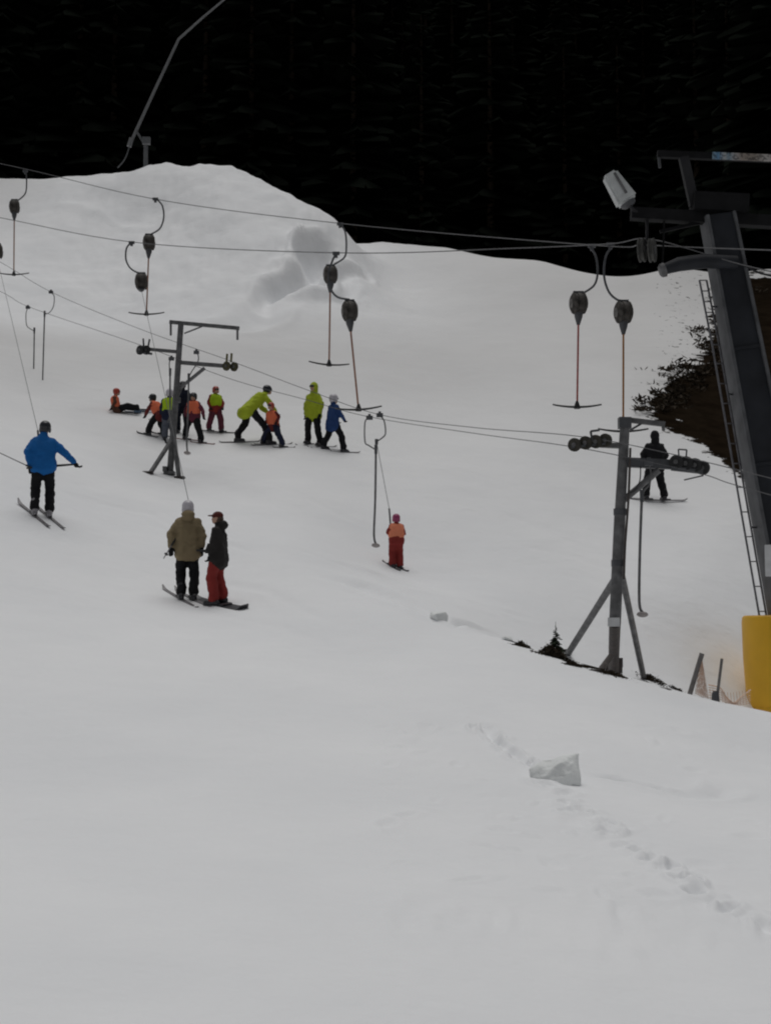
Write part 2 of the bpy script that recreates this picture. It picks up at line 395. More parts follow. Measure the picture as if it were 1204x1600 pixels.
    o = link_mesh('snow_slope', me, None); me.materials.append(snow_material()); o['kind'] = 'structure'
    return o
make_slope()
# ------------------------------------------------------------------ dark spruce wood behind the crest
def spruce_arrays(h, rad, nb, seed, start=.06):
    rg = random.Random(seed); vs = []; fs = []
    for i in range(nb):
        t = start+(1-start)*((i+rg.random())/nb)**1.15; z = h*t
        L = rad*(1-t)**.8*rg.uniform(.7,1.12)+.02*h*(1-t)+.012*h; az = rg.uniform(0, 2*math.pi)
        d = Vector((math.cos(az), math.sin(az), 0)); sdv = Vector((-math.sin(az), math.cos(az), 0))
        k = len(vs); droop = rg.uniform(.25,.55)*L; wd = L*rg.uniform(.22,.36)+.008*h
        base = Vector((0,0,z)); N = 4; cen = []
        for j in range(N+1):
            q = j/N; cen.append(base+d*L*q+Vector((0,0,.10*L*q-droop*q**1.6)))
        for j, c in enumerate(cen):
            q = j/N; ww = wd*(.35+1.1*q if q < .55 else 2.05*(1.0-q)+.05)*rg.uniform(.75,1.3)
            vs += [c+sdv*ww+Vector((0,0,-.45*ww*rg.uniform(.6,1.4))), c+Vector((0,0,.05*L)), c-sdv*ww+Vector((0,0,-.45*ww*rg.uniform(.6,1.4)))]
        for j in range(N):
            a = k+j*3
            fs += [(a,a+1,a+4,a+3),(a+1,a+2,a+5,a+4)]
    return np.array([tuple(p) for p in vs]), np.array(fs)
def make_forest():
    variants = [spruce_arrays(26+q, 3.6+.25*(q%3), 170, 50+q) for q in range(5)]
    V = []; Fq = []; k = 0; rg = random.Random(11); spots = []
    y = 90
    row = 0
    while y < 185:
        half = .36*y+14; x = -half+rg.uniform(0,3)
        while x < half:
            spots.append((x+rg.uniform(-1.2,1.2), y+rg.uniform(-1.3,1.3))); x += 4.0+row*.35
        y += 4.4+row*.9; row += 1
    for i in range(26): # edge of the wood coming down on the right, beside the earth bank
        spots.append((rg.uniform(19.5, 36), rg.uniform(62, 90)))
    tb = MB()
    for (x, y) in spots:
        a, f = variants[rg.randrange(5)]; s = rg.uniform(.8,1.15); r = rg.uniform(0,6.28)
        z = float(base_h([x],[y])[0])-.3
        M = np.array([[math.cos(r),-math.sin(r),0],[math.sin(r),math.cos(r),0],[0,0,1]])*s
        V.append(a@M.T+np.array([x,y,z])); Fq.append(f+k); k += len(a)
        tb.tube([(x,y,z-.5),(x,y,z+22*s)], [.28*s,.06*s], 6)
    V = np.concatenate(V); Fq = np.concatenate(Fq)
    me = bpy.data.meshes.new('spruce_forest')
    me.vertices.add(len(V)); me.vertices.foreach_set('co', V.ravel())
    me.loops.add(len(Fq)*4); me.loops.foreach_set('vertex_index', Fq.ravel())
    me.polygons.add(len(Fq)); me.polygons.foreach_set('loop_start', np.arange(len(Fq))*4); me.polygons.foreach_set('loop_total', np.full(len(Fq),4))
    me.update(calc_edges=True)
    root = empty('spruce_forest', (0,95,20), 'dark dense spruce wood rising behind the crest of the snow slope', 'forest'); root['kind'] = 'stuff'
    me.transform(Matrix.Translation(-ORI[root.name]))
    o = link_mesh('crown', me, fneedle, root, smooth=False); o['kind'] = 'stuff'
    q = tb.build('trunk', bark, root); q['kind'] = 'stuff'
make_forest()
# ------------------------------------------------------------------ lift ropes
def rope(name, pts, r, label, m=rope_m):
    p = smooth_path([P(*q) for q in pts], 8)
    o = MB().tube(p, r, 6).build(name, m, None, p[0]); return tag(o, label, 'cable', None)
rope('haul_rope', [(-160,222,52),(40,264,47),(242,311,40.4),(531,349,35.5),(925,383,29.2),(1004,383,27.2),(1120,388,25.4),(1330,395,23)], .0115, 'upper steel haul rope of the T-bar lift, its left end against the dark forest')
rope('haul_rope', [(-160,310,47),(0,340,43.8),(205,378,38.6),(524,395,31.6),(800,388,30),(952,381,28.4),(1018,374,27),(1160,414,25.6),(1330,452,23)], .0115, 'lower steel haul rope of the T-bar lift, sagging across the snow')
rope('platter_rope', [(-120,345,50),(0,409,45),(80,456,41.5),(216,513,36.8),(352,561,33.2),(482,610,30),(593,648,27.6),(740,668,24.5),(905,682,20.9),(1060,712,19.2),(1300,772,16)], .007, 'thin wire rope on the far side of the platter lift', prope_m)
rope('platter_rope', [(-120,402,49),(0,455,44.5),(47,480,42.5),(222,540,34.6),(360,592,31.5),(476,624,29.6),(575,651,28),(740,677,24.8),(905,700,20.7),(1085,738,20.0),(1145,757,19.2),(1300,800,16.8)], .007, 'thin wire rope on the near side of the platter lift', prope_m)
# ------------------------------------------------------------------ T-bar hangers
def tbar(d, grip, hook, drum, label, bar=None, pole=None, stem_to=None, polem=gpole, half=.52, tilt=0, yaw=.22, rope3=None, bar3=None):
    """grip, hook, drum, bar are pixels in the hanger's own upright plane at distance d"""
    px = d/F
    root = empty('t_bar_hanger', P(drum[0], drum[1], d), label, 'T-bar', 'T-bar hangers on the haul ropes')
    g = P(grip[0], grip[1], d)
    MB().box(g, (.16,.07,.07)).box(g+Vector((0,0,-.05)), (.07,.06,.1)).build('rope_clamp', dsteel, root, smooth=False)
    hp = smooth_path([P(u,v,d) for u,v in hook], 7)
    MB().tube(hp, .024, 10).build('hook_arm', dsteel, root)
    c = P(drum[0], drum[1], d); ax = Vector((math.cos(yaw), math.sin(yaw)*.9, .06)).normalized()
    s = .98
    dr = MB().lathe(c-ax*.165*s, ax, [(0,.02),(0,.15*s),(.02,.19*s),(.05,.235*s),(.07,.235*s),(.075,.215*s),(.12,.215*s),(.125,.235*s),(.205,.235*s),(.21,.215*s),(.255,.215*s),(.26,.235*s),(.285,.235*s),(.31,.19*s),(.33,.15*s),(.33,.02)], 22).build('spring_drum', drum_m, root)
    MB().lathe(c-ax*.18*s, ax, [(0,.01),(0,.09),(.016,.1),(.016,.01)], 14).build('drum_cap', drum2, dr)
    MB().box(c+Vector((0,0,.235)), (.22,.09,.05)).box(c+Vector((-.09,0,.2)), (.03,.1,.12)).box(c+Vector((.09,0,.2)), (.03,.1,.12)).build('bracket', dsteel, root, smooth=False)
    nb = c+Vector((0,0,-.20))
    tip = None
    if bar is not None:
        e = P(bar[0], bar[1], d)
        dn = (e-nb).normalized()
        MB().tube([nb, nb+dn*.1, nb+dn*.2, nb+dn*.27], [.10,.085,.055,.035], 12).build('neck', dsteel, root)
        MB().tube([nb+dn*.2, e], .021, 8).build('grip_pole', polem, root)
        tb_center, dirx = e, Vector((math.cos(tilt), 0, math.sin(tilt)))
        bend = .055
    else:
        e = Vector(rope3[1]); st = Vector(rope3[0])
        dn = (st-nb).normalized()
        MB().tube([nb, nb+dn*.12, nb+dn*.22], [.10,.07,.03], 12).build('neck', dsteel, root)
        MB().tube([nb+dn*.2, st], .006, 5).build('pull_rope', rope_m, root)
        MB().tube([st, e], .019, 8).build('grip_pole', dsteel, root)
        tb_center, dirx = Vector(bar3[0]), Vector(bar3[1]).normalized(); half = bar3[2]; bend = .0
    pts = []; rs = []
    for i in range(13):
        t = -1+i/6; pts.append(tb_center+dirx*half*t+Vector((0,0,bend*t*t)) + Vector((0,0,-.0))); rs.append(.026*(1-.35*abs(t)))
    cb = MB().tube(pts, rs, 8).build('crossbar', black, root)
    MB().tube([tb_center+Vector((0,0,.13)), tb_center+Vector((0,0,.03)), tb_center-Vector((0,0,.035))], [.026,.06,.07], 8).build('boss', black, cb)
    return root
tbar(47, (40,267), [(41,268),(42,285),(40,302),(30,312),(24,314)], (23,323), 'T-bar hanger nearest the left edge of the photo, empty bar hanging', (22,429), polem=gpole, yaw=.22)
tbar(40.2, (243,311), [(246,312),(254,322),(256,340),(250,357),(236,366)], (233,379), 'empty T-bar hanger above the left platter lift tower, hook bowed to the right', (229,491), polem=gpole, yaw=.22)
tbar(35.5, (531,350), [(531,350),(539,362),(541,385),(538,402),(522,413)], (516,429), 'empty T-bar hanger with bar above the person in the lime hood', (514,570), polem=gpole, yaw=.22, tilt=-.07)
tbar(31.2, (525,396), [(525,396),(519,408),(513,428),(516,450),(527,464),(546,468)], (546,486), 'empty T-bar hanger low in front of the blue clad child, pole leaning', (560,640), polem=gpole, yaw=.22, tilt=.05)
tbar(29.6, (924,384), [(921,386),(930,400),(933,425),(928,445),(912,457),(903,459)], (903,474), 'empty T-bar hanger with thin red pole, left of the pair beside the floodlight', (901,636), polem=gpole3, yaw=.22)
tbar(28.8, (953,382), [(957,384),(946,400),(943,430),(950,455),(963,468),(975,470)], (973,488), 'empty T-bar hanger with orange pole, its bar crossing the right platter lift tower', (973,674), polem=gpole2, yaw=.225)
# the two hangers in use are made with the riders below
# ------------------------------------------------------------------ platter hangers
def platter(d, grip, hook, pole, label, foot=True, strap=None):
    root = empty('platter_hanger', P(grip[0], grip[1], d), label, 'platter hanger', 'platter hangers on the wire ropes')
    g = P(grip[0], grip[1], d)
    MB().box(g+Vector((0,0,-.01)), (.13,.05,.08)).box(g+Vector((0,0,.04)), (.05,.045,.05)).build('rope_clamp', dsteel, root, smooth=False)
    MB().tube(smooth_path([P(u,v,d) for u,v in hook], 5), .0135, 8).build('hook_arm', steel, root)
    if strap:
        e0 = P(hook[-1][0], hook[-1][1], d); a, b = Vector(strap[0]), Vector(strap[1])
        MB().tube([e0+Vector((0,0,.05)), e0-Vector((0,0,.06))], [.035,.03], 8).build('swivel', dsteel, root)
        MB().tube([e0, a], .006, 5).build('pull_rope', rope_m, root)
        MB().tube([a, b], .018, 8).build('pole', dsteel, root)
        pe = b
    else:
        pp = [P(u,v,d) for u,v in pole]
        MB().tube([pp[0]+Vector((0,0,.1)), pp[0]-Vector((0,0,.08))], [.032,.028], 8).build('swivel', dsteel, root)
        MB().tube(smooth_path(pp, 4) if len(pp) > 2 else pp, .021, 8).build('pole', steel, root); pe = pp[-1]
    if foot:
        ax = Vector((.1,.35,1)).normalized()
        MB().lathe(pe-ax*.05, ax, [(0,.01),(0,.065),(.015,.085),(.035,.075),(.05,.03),(.05,.01)], 16).build('platter', mat('pale_platter', (.26,.235,.23), .6), root)
    return root
platter(41.5, (80,456), [(80,457),(85,463),(84,478),(78,488),(70,491)], [(70,491),(68,560),(67,596),(68,601)], 'platter hanger hanging empty, higher one of the pair near the left edge')
platter(42.5, (44,480), [(44,481),(41,490),(42,508),(48,514),(54,517)], [(54,517),(53,580),(52,632)], 'platter hanger hanging empty just above the blue skier')
platter(33.2, (268,560), [(268,560),(265,566),(265,576),(266,582)], [(266,582),(266,640),(268,690)], 'platter hanger hidden in part behind the left platter lift tower', foot=False)
platter(33.4, (307,550), [(307,550),(310,556),(309,566),(300,580),(295,590)], [(295,590),(294,640),(292,690),(293,706)], 'platter hanger right of the left tower, among the standing children')
platter(27.4, (577,652), [(576,653),(570,660),(570,690),(576,696),(587,703)], [(587,703),(586,780),(584,835),(587,850)], 'platter hanger hanging empty beside the small child in red')
platter(20.4, (1013,722), [(1013,723),(1016,738),(1014,756),(1006,766),(1002,776)], [(1002,776),(999,860),(998,940),(1003,957)], 'platter hanger hanging empty beside the right platter lift tower')
# ------------------------------------------------------------------ platter lift towers
def wheel(parent, c, axis, r, wd=.05, m=black, name='sheave'):
    a = Vector(axis).normalized()
    o = MB().lathe(Vector(c)-a*wd/2, a, [(0,.01),(0,r),(wd*.25,r),(wd*.4,r*.86),(wd*.6,r*.86),(wd*.75,r),(wd,r),(wd,.01)], 18).build(name, m, parent)
    MB().lathe(Vector(c)-a*(wd/2+.012), a, [(0,.005),(0,r*.32),(wd+.024,r*.32),(wd+.024,.005)], 10).build('hub', steel, o)
    return o
def foot_pad(c, r): return MB().box(c, (r*2.2, r*2.2, .05))
# left tower
d = 34.0
def L_(u, v, dd=0): return P(u, v, d+dd)
gb = ground_px(265,742)
root = empty('platter_tower', gb, 'galvanised platter lift tower with splayed feet in front of the ski class', 'lift tower', 'platter lift towers')
MB().tube([L_(283,503), L_(275,620)], [.070,.076], 12).build('mast', steel, root)
MB().tube([L_(275,618), Vector((gb.x, gb.y, gb.z-.15))], [.078,.082], 12).build('lower_mast', steel, root)
MB().tube([L_(276,625)+Vector((0,0,.06)), L_(276,625)-Vector((0,0,.06))], .10, 12).build('collar', steel, root)
tb = MB().beam(L_(265,503), L_(374,513), .07, .085).build('top_beam', steel, root, smooth=False)
for p0, p1 in (((267,506),(267,524)),((371,514),(371,531))): MB().tube([L_(*p0), L_(*p1)], .028, 8).build('drop_end', steel, tb)
MB().tube([L_(288,521), L_(316,510)], .02, 8).build('brace', steel, tb)
a1 = MB().beam(L_(224,545), L_(280,550), .07, .075).build('arm', steel, root, smooth=False)
a2 = MB().beam(L_(276,566), L_(366,573), .08, .09).build('arm', steel, root, smooth=False)
MB().tube([L_(278,609), L_(320,575)], .045, 8).build('strut', steel, root)
MB().tube([L_(284,607), L_(262,660)], .02, 6).build('conduit', steel, root)
ax = Vector((.62,.78,0))
for (u, v) in ((219,547),(229,547)): wheel(a1, L_(u,v,-.1), ax, .115)
MB().beam(L_(215,550,-.1), L_(238,553,-.1), .05, .05).beam(L_(225,545,-.1), L_(224,529,-.1), .04, .03).beam(L_(231,545,-.1), L_(234,530,-.1), .04, .03).build('rope_guard', dsteel, a1, smooth=False)
olive = mat('olive_bracket', (.15,.14,.05), .6, .3)
for (u, v) in ((354,572),(366,573)): wheel(a2, L_(u,v,-.1), ax, .115, m=mat('olive_wheel', (.06,.055,.025), .6, .3))
MB().beam(L_(354,566,-.1), L_(355,553,-.1), .05, .04).beam(L_(361,566,-.1), L_(362,552,-.1), .05, .04).build('rope_guard', olive, a2, smooth=False)
for (u0,v0,u1,v1,dy) in ((268,688,231,740,-.6),(272,686,281,747,-.5)):
    g = ground_px(u1,v1); lg = MB().tube([L_(u0,v0), Vector((g.x,g.y,g.z-.1))], .058, 10).build('leg', steel, root)
    foot_pad(g+Vector((0,0,.01)), .11).build('foot_plate', rust, lg, smooth=False)
MB().box(gb+Vector((0,0,.03)), (.26,.26,.08)).box(gb+Vector((-.10,-.1,.12)), (.10,.1,.12)).build('base_plate', steel, root, smooth=False)
# right tower
d = 20.6
gb = ground_px(957,1050)
root = empty('platter_tower', gb, 'galvanised platter lift tower with raking legs on the bare soil beside the sapling', 'lift tower', 'platter lift towers')
MB().tube([L_(976,657), L_(968,800)], [.072,.080], 14).build('mast', steel, root)
MB().tube([L_(968,798), L_(960,975)], [.084,.088], 14).build('lower_mast', steel, root)
MB().tube([L_(960,973), Vector((gb.x,gb.y,gb.z-.15))], [.085,.085], 14).build('ground_sleeve', rust, root)
for v_, u_ in ((800,968),(880,964.5)): MB().tube([L_(u_,v_-5), L_(u_,v_+5)], .098, 14).build('collar', dsteel, root)
tb = MB().beam(L_(970,655), L_(1038,663), .06, .075).build('top_beam', steel, root, smooth=False)
MB().tube([L_(984,672), L_(1003,661)], .016, 8).build('brace', dsteel, tb)
MB().tube([L_(1035,664), L_(1036,673)], .025, 8).build('drop_end', steel, tb)
MB().box(L_(975,661,-.02), (.18,.16,.16)).build('head_block', dsteel, root, smooth=False)
a1 = MB().beam(L_(905,694), L_(976,697), .07, .075).build('arm', steel, root, smooth=False)
a2 = MB().beam(L_(968,722), L_(1092,728), .10, .14).build('arm', dsteel, root, smooth=False)
MB().tube([L_(966,788), L_(1028,735)], .05, 10).build('strut', steel, root)
MB().tube(smooth_path([L_(1000,728,-.1), L_(999,750,-.1), L_(992,765,-.1), L_(983,770,-.1)]), .009, 6).build('cable_loop', black, root)
MB().tube(smooth_path([L_(984,700,-.1), L_(981,780,-.1), L_(976,850,-.1), L_(974,905,-.1)]), .018, 6).build('conduit', rust, root)
whm = mat('worn_wheel', (.03,.027,.02), .6, .5, 12)
ax = Vector((.55,.83,0))
for (u, v) in ((897,695),(914,692),(930,690),(945,688)): wheel(a1, L_(u,v,-.12), ax, .10, m=whm)
MB().beam(L_(892,699,-.12), L_(950,693,-.12), .05, .035).beam(L_(925,690,-.12), L_(922,674,-.12), .03,.03).beam(L_(922,674,-.12), L_(936,672,-.12), .03,.03).build('rope_guard', dsteel, a1, smooth=False)
for (u, v) in ((1056,722),(1071,724),(1085,727),(1097,731)): wheel(a2, L_(u,v,-.14), ax, .105, m=black)
MB().beam(L_(1048,732,-.14), L_(1100,738,-.14), .05, .06).beam(L_(1060,716,-.14), L_(1059,702,-.14), .02,.02).beam(L_(1059,702,-.14), L_(1072,703,-.14), .02,.02).beam(L_(1072,703,-.14), L_(1071,716,-.14), .02,.02).beam(L_(1068,750,-.14), L_(1098,743,-.14), .03,.02).build('rope_guard', dsteel, a2, smooth=False)
for (u0,v0,u1,v1,rr) in ((962,902,884,1017,.055),(970,895,1006,1057,.05),(954,1025,928,1049,.045)):
    g = ground_px(u1,v1); lg = MB().tube([L_(u0,v0), Vector((g.x,g.y,g.z-.1))], rr, 10).build('leg', steel if rr > .046 else rust, root)
    foot_pad(g, .08).build('foot_plate', rust, lg, smooth=False)
sg = MB().box(L_(958,972,-.13), (.17,.05,.13)).build('number_plate', white_p, root, smooth=False)
MB().box(gb+Vector((0,0,.05)), (.28,.28,.14)).box(gb+Vector((.1,-.08,.16)), (.1,.1,.16)).build('base_plate', rust, root, smooth=False)
# ------------------------------------------------------------------ tall T-bar lift tower at the right
d = 26.4
base = Vector((P(1276,1112,d).x, d, gh(P(1276,1112,d).x, d)))
root = empty('lift_tower', base, 'tall dark leaning steel T-bar lift tower with ladder and floodlight at the right edge', 'lift tower')
top = L_(1120,338); bot = base+Vector((0,0,-.4))
ax_dir = (top-bot).normalized()
W0, W1 = .80, .55; ROLL = .06
MB().beam(bot, top, W0*.92, W0*.7, W1*.92, W1*.7, roll=ROLL).build('column', tsteel, root, smooth=False)
def col_at(t, off_u=0, off_y=0): 
    p = bot.lerp(top, t); return p+Vector((off_u, off_y, 0))
s_, b_ = frame_of(top-bot); rt_ = Matrix.Rotation(ROLL, 3, ax_dir); s_, b_ = rt_@s_, rt_@b_
for sgn in (-1, 1):
    q = MB()
    q.beam(bot+s_*sgn*W0*.475, top+s_*sgn*W1*.475, .07, W0*.86, .06, W1*.86, roll=ROLL)
    q.build('flange', flange, root, smooth=False)
for t in (.30,.52,.74): 
    c = col_at(t); MB().beam(c-ax_dir*.03, c+ax_dir*.03, .62*(W0+(W1-W0)*t)*1.5, .80*(W0+(W1-W0)*t), roll=ROLL).build('stiffener', tsteel, root, smooth=False)
# ladder down the left side
lad = MB(); r0, r1 = [], []
rail = [(1092,438),(1112,540),(1145,730),(1186,966)]
ra = [L_(u,v,-.35) for u,v in rail]; rb = [L_(u+11,v,.02) for u,v in rail]
lad.tube(ra, .020, 8).tube(rb, .020, 8)
lo = lad.build('ladder', mat('ladder_steel', (.10,.10,.11), .5, .3), root)
for k in range(19):
    t = k/18*3*.985; i = min(int(t), 2); f = t-i
    MB().tube([ra[i].lerp(ra[i+1], f), rb[i].lerp(rb[i+1], f)], .012, 6).build('rung', MATS['ladder_steel'], lo)
for t in (.4, 1.4, 2.4):
    i = int(t); c = rb[i].lerp(rb[i+1], t-i); MB().beam(c, c+Vector((.18,.1,0)), .03, .03).build('ladder_bracket', dsteel, lo, smooth=False)
# head frame: gantry beam, cross arm, platform arm, sheaves, floodlight
MB().beam(L_(985,334), L_(1290,352), .22, .22).build('cross_arm', tdark, root, smooth=False)
MB().beam(L_(1080,318), L_(1165,322), .5, .34).build('head_box', tdark, root, smooth=False)
gm = MB().beam(L_(1026,241), L_(1300,252), .12, .13).build('gantry_beam', tdark, root, smooth=False)
MB().beam(L_(1067,246), L_(1084,322), .18, .14).build('gantry_strut', gflange, root, smooth=False)
MB().beam(L_(1240,249), L_(1232,330), .18, .14).build('gantry_strut', gflange, root, smooth=False)
MB().tube([L_(1028,243), L_(1030,262)], .03, 6).build('drop_end', dsteel, gm)
# printed banner on the gantry: blue, white and orange blots, too blurred to read
def banner_mat():
    m = bpy.data.materials.new('banner_print'); m.use_nodes = True; t = m.node_tree; L = t.links.new
    b = t.nodes['Principled BSDF']; b.inputs['Roughness'].default_value = .5
    tc = t.nodes.new('ShaderNodeTexCoord'); sx = t.nodes.new('ShaderNodeSeparateXYZ'); L(tc.outputs['Generated'], sx.inputs[0])
    r1 = t.nodes.new('ShaderNodeValToRGB'); e = r1.color_ramp.elements
    e[0].position = 0; e[0].color = (.20,.30,.38,1); e[1].position = 1; e[1].color = (.34,.31,.29,1)
    for p_, c_ in ((.10,(.10,.24,.40)),(.2,(.36,.38,.38)),(.27,(.16,.24,.30)),(.36,(.36,.36,.36)),(.48,(.26,.22,.19)),(.7,(.22,.19,.16)),(.9,(.42,.40,.38))):
        q = e.new(p_); q.color = (*c_,1)
    nz = t.nodes.new('ShaderNodeTexNoise'); nz.inputs['Scale'].default_value = 22; L(tc.outputs['Object'], nz.inputs['Vector'])
    mx = t.nodes.new('ShaderNodeMix'); mx.data_type = 'RGBA'; mx.blend_type = 'MULTIPLY'; mx.inputs['Factor'].default_value = .8
    r2 = t.nodes.new('ShaderNodeValToRGB'); r2.color_ramp.elements[0].position = .38; r2.color_ramp.elements[0].color = (.15,.15,.17,1); r2.color_ramp.elements[1].position = .55
    L(sx.outputs[0], r1.inputs[0]); L(nz.outputs['Fac'], r2.inputs[0]); L(r1.outputs[0], mx.inputs['A']); L(r2.outputs[0], mx.inputs['B']); L(mx.outputs['Result'], b.inputs['Base Color'])
    return m
MB().beam(L_(1112,243,-.09), L_(1206,247,-.09), .03, .135).build('banner', banner_mat(), gm, smooth=False)
pa = MB().tube([L_(1036,421,-.3), L_(1060,413,-.3), L_(1100,408,-.3), L_(1150,410,-.3)], [.10,.135,.14,.13], 14).build('platform_arm', tsteel, root)
MB().lathe(L_(1030,424,-.3), L_(1060,414,-.3)-L_(1030,424,-.3), [(0,.02),(0,.10),(.03,.13),(.1,.14),(.1,.02)], 14).build('arm_cap', steel, pa)
MB().tube(smooth_path([L_(1163,414,-.3), L_(1182,425,-.3), L_(1206,431,-.3), L_(1240,434,-.3)]), .02, 6).build('conduit', gflange, root)
MB().beam(L_(1010,336), L_(1010,376), .05, .06).beam(L_(996,388), L_(1022,386), .06, .07).build('sheave_hanger', gflange, root, smooth=False)
for u in (1002, 1018): wheel(root, L_(u,391,-.05), Vector((.93,-.36,0)), .23, .11, mat('grey_wheel', (.07,.07,.066), .7, .4, 9, spec=.2))
MB().beam(L_(1030,362), L_(1100,346), .06, .06).build('brace', tdark, root, smooth=False)
MB().tube([L_(1037,345), L_(1034,415)], .02, 6).build('brace', tdark, root)
fl = MB()
hx = (L_(983,318)-L_(952,270)).normalized(); hz = Vector((-hx.z,0,hx.x)); 
c0 = L_(965,294,-.2)
Mf = Matrix((hx, Vector((0,1,0)), hz)).transposed()
fb = bmesh.new(); bmesh.ops.create_cube(fb, size=1)
for v_ in fb.verts:
    k = 1.0 if v_.co.x > 0 else .72
    v_.co = Vector((v_.co.x*.66, v_.co.y*.34*k, v_.co.z*.40*k))
bmesh.ops.bevel(fb, geom=fb.edges[:], offset=.045, segments=2, affect='EDGES')
fl.add([c0+Mf@v_.co for v_ in fb.verts], [[v_.index for v_ in f.verts] for f in fb.faces]); fb.free()
fo = fl.build('floodlight', lamp_m, root)
MB().beam(c0+hx*.20-Vector((0,.2,0))+hz*.02, c0-hx*.26-Vector((0,.16,0))+hz*.05, .02, .05).build('lamp_rib', steel, fo, smooth=False)
MB().lathe(c0+hx*.33, hx, [(0,.16),(.05,.15),(.09,.10),(.09,.02)], 12).build('lamp_collar', dsteel, fo)
MB().tube(smooth_path([c0+hx*.38, L_(992,330,-.1), L_(1010,336)]), .03, 8).build('lamp_arm', gflange, fo)
sgn_ = MB().box(L_(1203,876,-.75), (.20,.03,.58)).build('notice_board', white_p, root, smooth=False)
MB().box(L_(1203,852,-.74), (.23,.04,.02)).box(L_(1203,901,-.74), (.23,.04,.02)).build('frame', steel, sgn_, smooth=False)
# crash pad round the foot
pc = L_(1228,1112); pc = Vector((pc.x, d, base.z))
pr = empty('crash_pad', pc, 'bright yellow round crash pad wrapped around the foot of the tall tower', 'crash pad')
hpad = (L_(1228,962)-pc).z
rad = pc.x-L_(1160,1000).x
prof = [(-.3,rad*.88),(0,rad*.90),(hpad*.3,rad*.94),(hpad*.6,rad*.985),(hpad*.93,rad),(hpad*.985,rad*.985),(hpad,rad*.94),(hpad,.3)]
MB().lathe(pc, (0.0,0,1), prof, 40).build('pad_cover', yellow, pr)
for f in (.12,):
    MB().lathe(pc+Vector((0,0,hpad*f)), (0,0,1), [(0,rad*.88),(.0,rad*.916+.008),(.05,rad*.922+.008),(.05,rad*.88)], 40).build('strap', mat('yellow_strap', (.74,.40,.01), .6), pr)
# ------------------------------------------------------------------ people
PEND = []
def fab(name, col): return mat('cloth_'+name, col, .8, .10, 6, .5, 22, spec=.2)
BLACKC = fab('black', (.011,.011,.013)); NAVY = fab('navy', (.016,.02,.045)); CHAR = fab('charcoal', (.024,.022,.021))
BLUE = fab('blue', (.010,.12,.38)); BEIGE = fab('beige', (.235,.185,.11)); RED = fab('red', (.25,.032,.028)); DRED = fab('dark_red', (.14,.025,.025))
LIME = fab('lime', (.38,.46,.03)); ORNG = fab('orange', (.74,.17,.085)); PINK = fab('pink', (.34,.028,.07)); SALM = fab('salmon', (.80,.26,.15))
BLUE2 = fab('dull_blue', (.022,.055,.17)); PURP = fab('plum', (.13,.03,.05)); GREYC = fab('grey', (.11,.12,.15)); MARO = fab('maroon', (.09,.022,.018)); BROWN = fab('brown', (.10,.05,.035))
NEON = fab('neon_vest', (.40,.58,.02)); NAVY2 = fab('deep_navy', (.012,.016,.03))
BOOT_L = mat('light_boot', (.28,.27,.29), .4, .5, 20); BOOT_D = mat('dark_boot', (.025,.025,.03), .4, .3)
HELM_B = mat('dark_helmet', (.012,.014,.02), .3, .2); HELM_W = mat('white_helmet', (.50,.48,.52), .3, .12); HELM_P = mat('pink_helmet', (.30,.035,.12), .35, .15); HELM_R = mat('red_helmet', (.38,.05,.03), .35, .2)
GOGG = mat('goggles', (.01,.01,.012), .15, .1)
EYE = mat('eye', (.02,.015,.012), .3, .1)
def lazy(name, mb, m, parent, voxel, wrinkle=0., smooth=4, seed=0):
    PEND.append((name, mb, m, parent, voxel, wrinkle, smooth, seed))
def flush_pending():
    tmp = []
    for (name, mb, m, parent, voxel, wrinkle, smooth, seed) in PEND:
        me = mb.mesh('tmp'); o = bpy.data.objects.new('tmp', me); COL.objects.link(o)
        r = o.modifiers.new('r', 'REMESH'); r.mode = 'VOXEL'; r.voxel_size = voxel; r.adaptivity = 0
        if smooth: s = o.modifiers.new('s', 'SMOOTH'); s.iterations = smooth; s.factor = .5
        tmp.append(o)
    dg = bpy.context.evaluated_depsgraph_get(); dg.update()
    out = [bpy.data.meshes.new_from_object(o.evaluated_get(dg)) for o in tmp]
    for o in tmp: bpy.data.objects.remove(o)
    for (name, mb, m, parent, voxel, wr, smooth, seed), me in zip(PEND, out):
        me.name = name; org = ORI[parent.name]
        if wr:
            n_ = len(me.vertices); nor = [v.normal.copy() for v in me.vertices]
            for i, v in enumerate(me.vertices):
                q = v.co-org
                k = noise.noise(Vector((q.x*7+seed, q.y*7, q.z*11)))*.7+noise.noise(Vector((q.x*15, q.y*15+seed, q.z*22)))*.4
                v.co = v.co+nor[i]*k*wr
        me.transform(Matrix.Translation(-org))
        link_mesh(name, me, m, parent)
    PEND.clear()
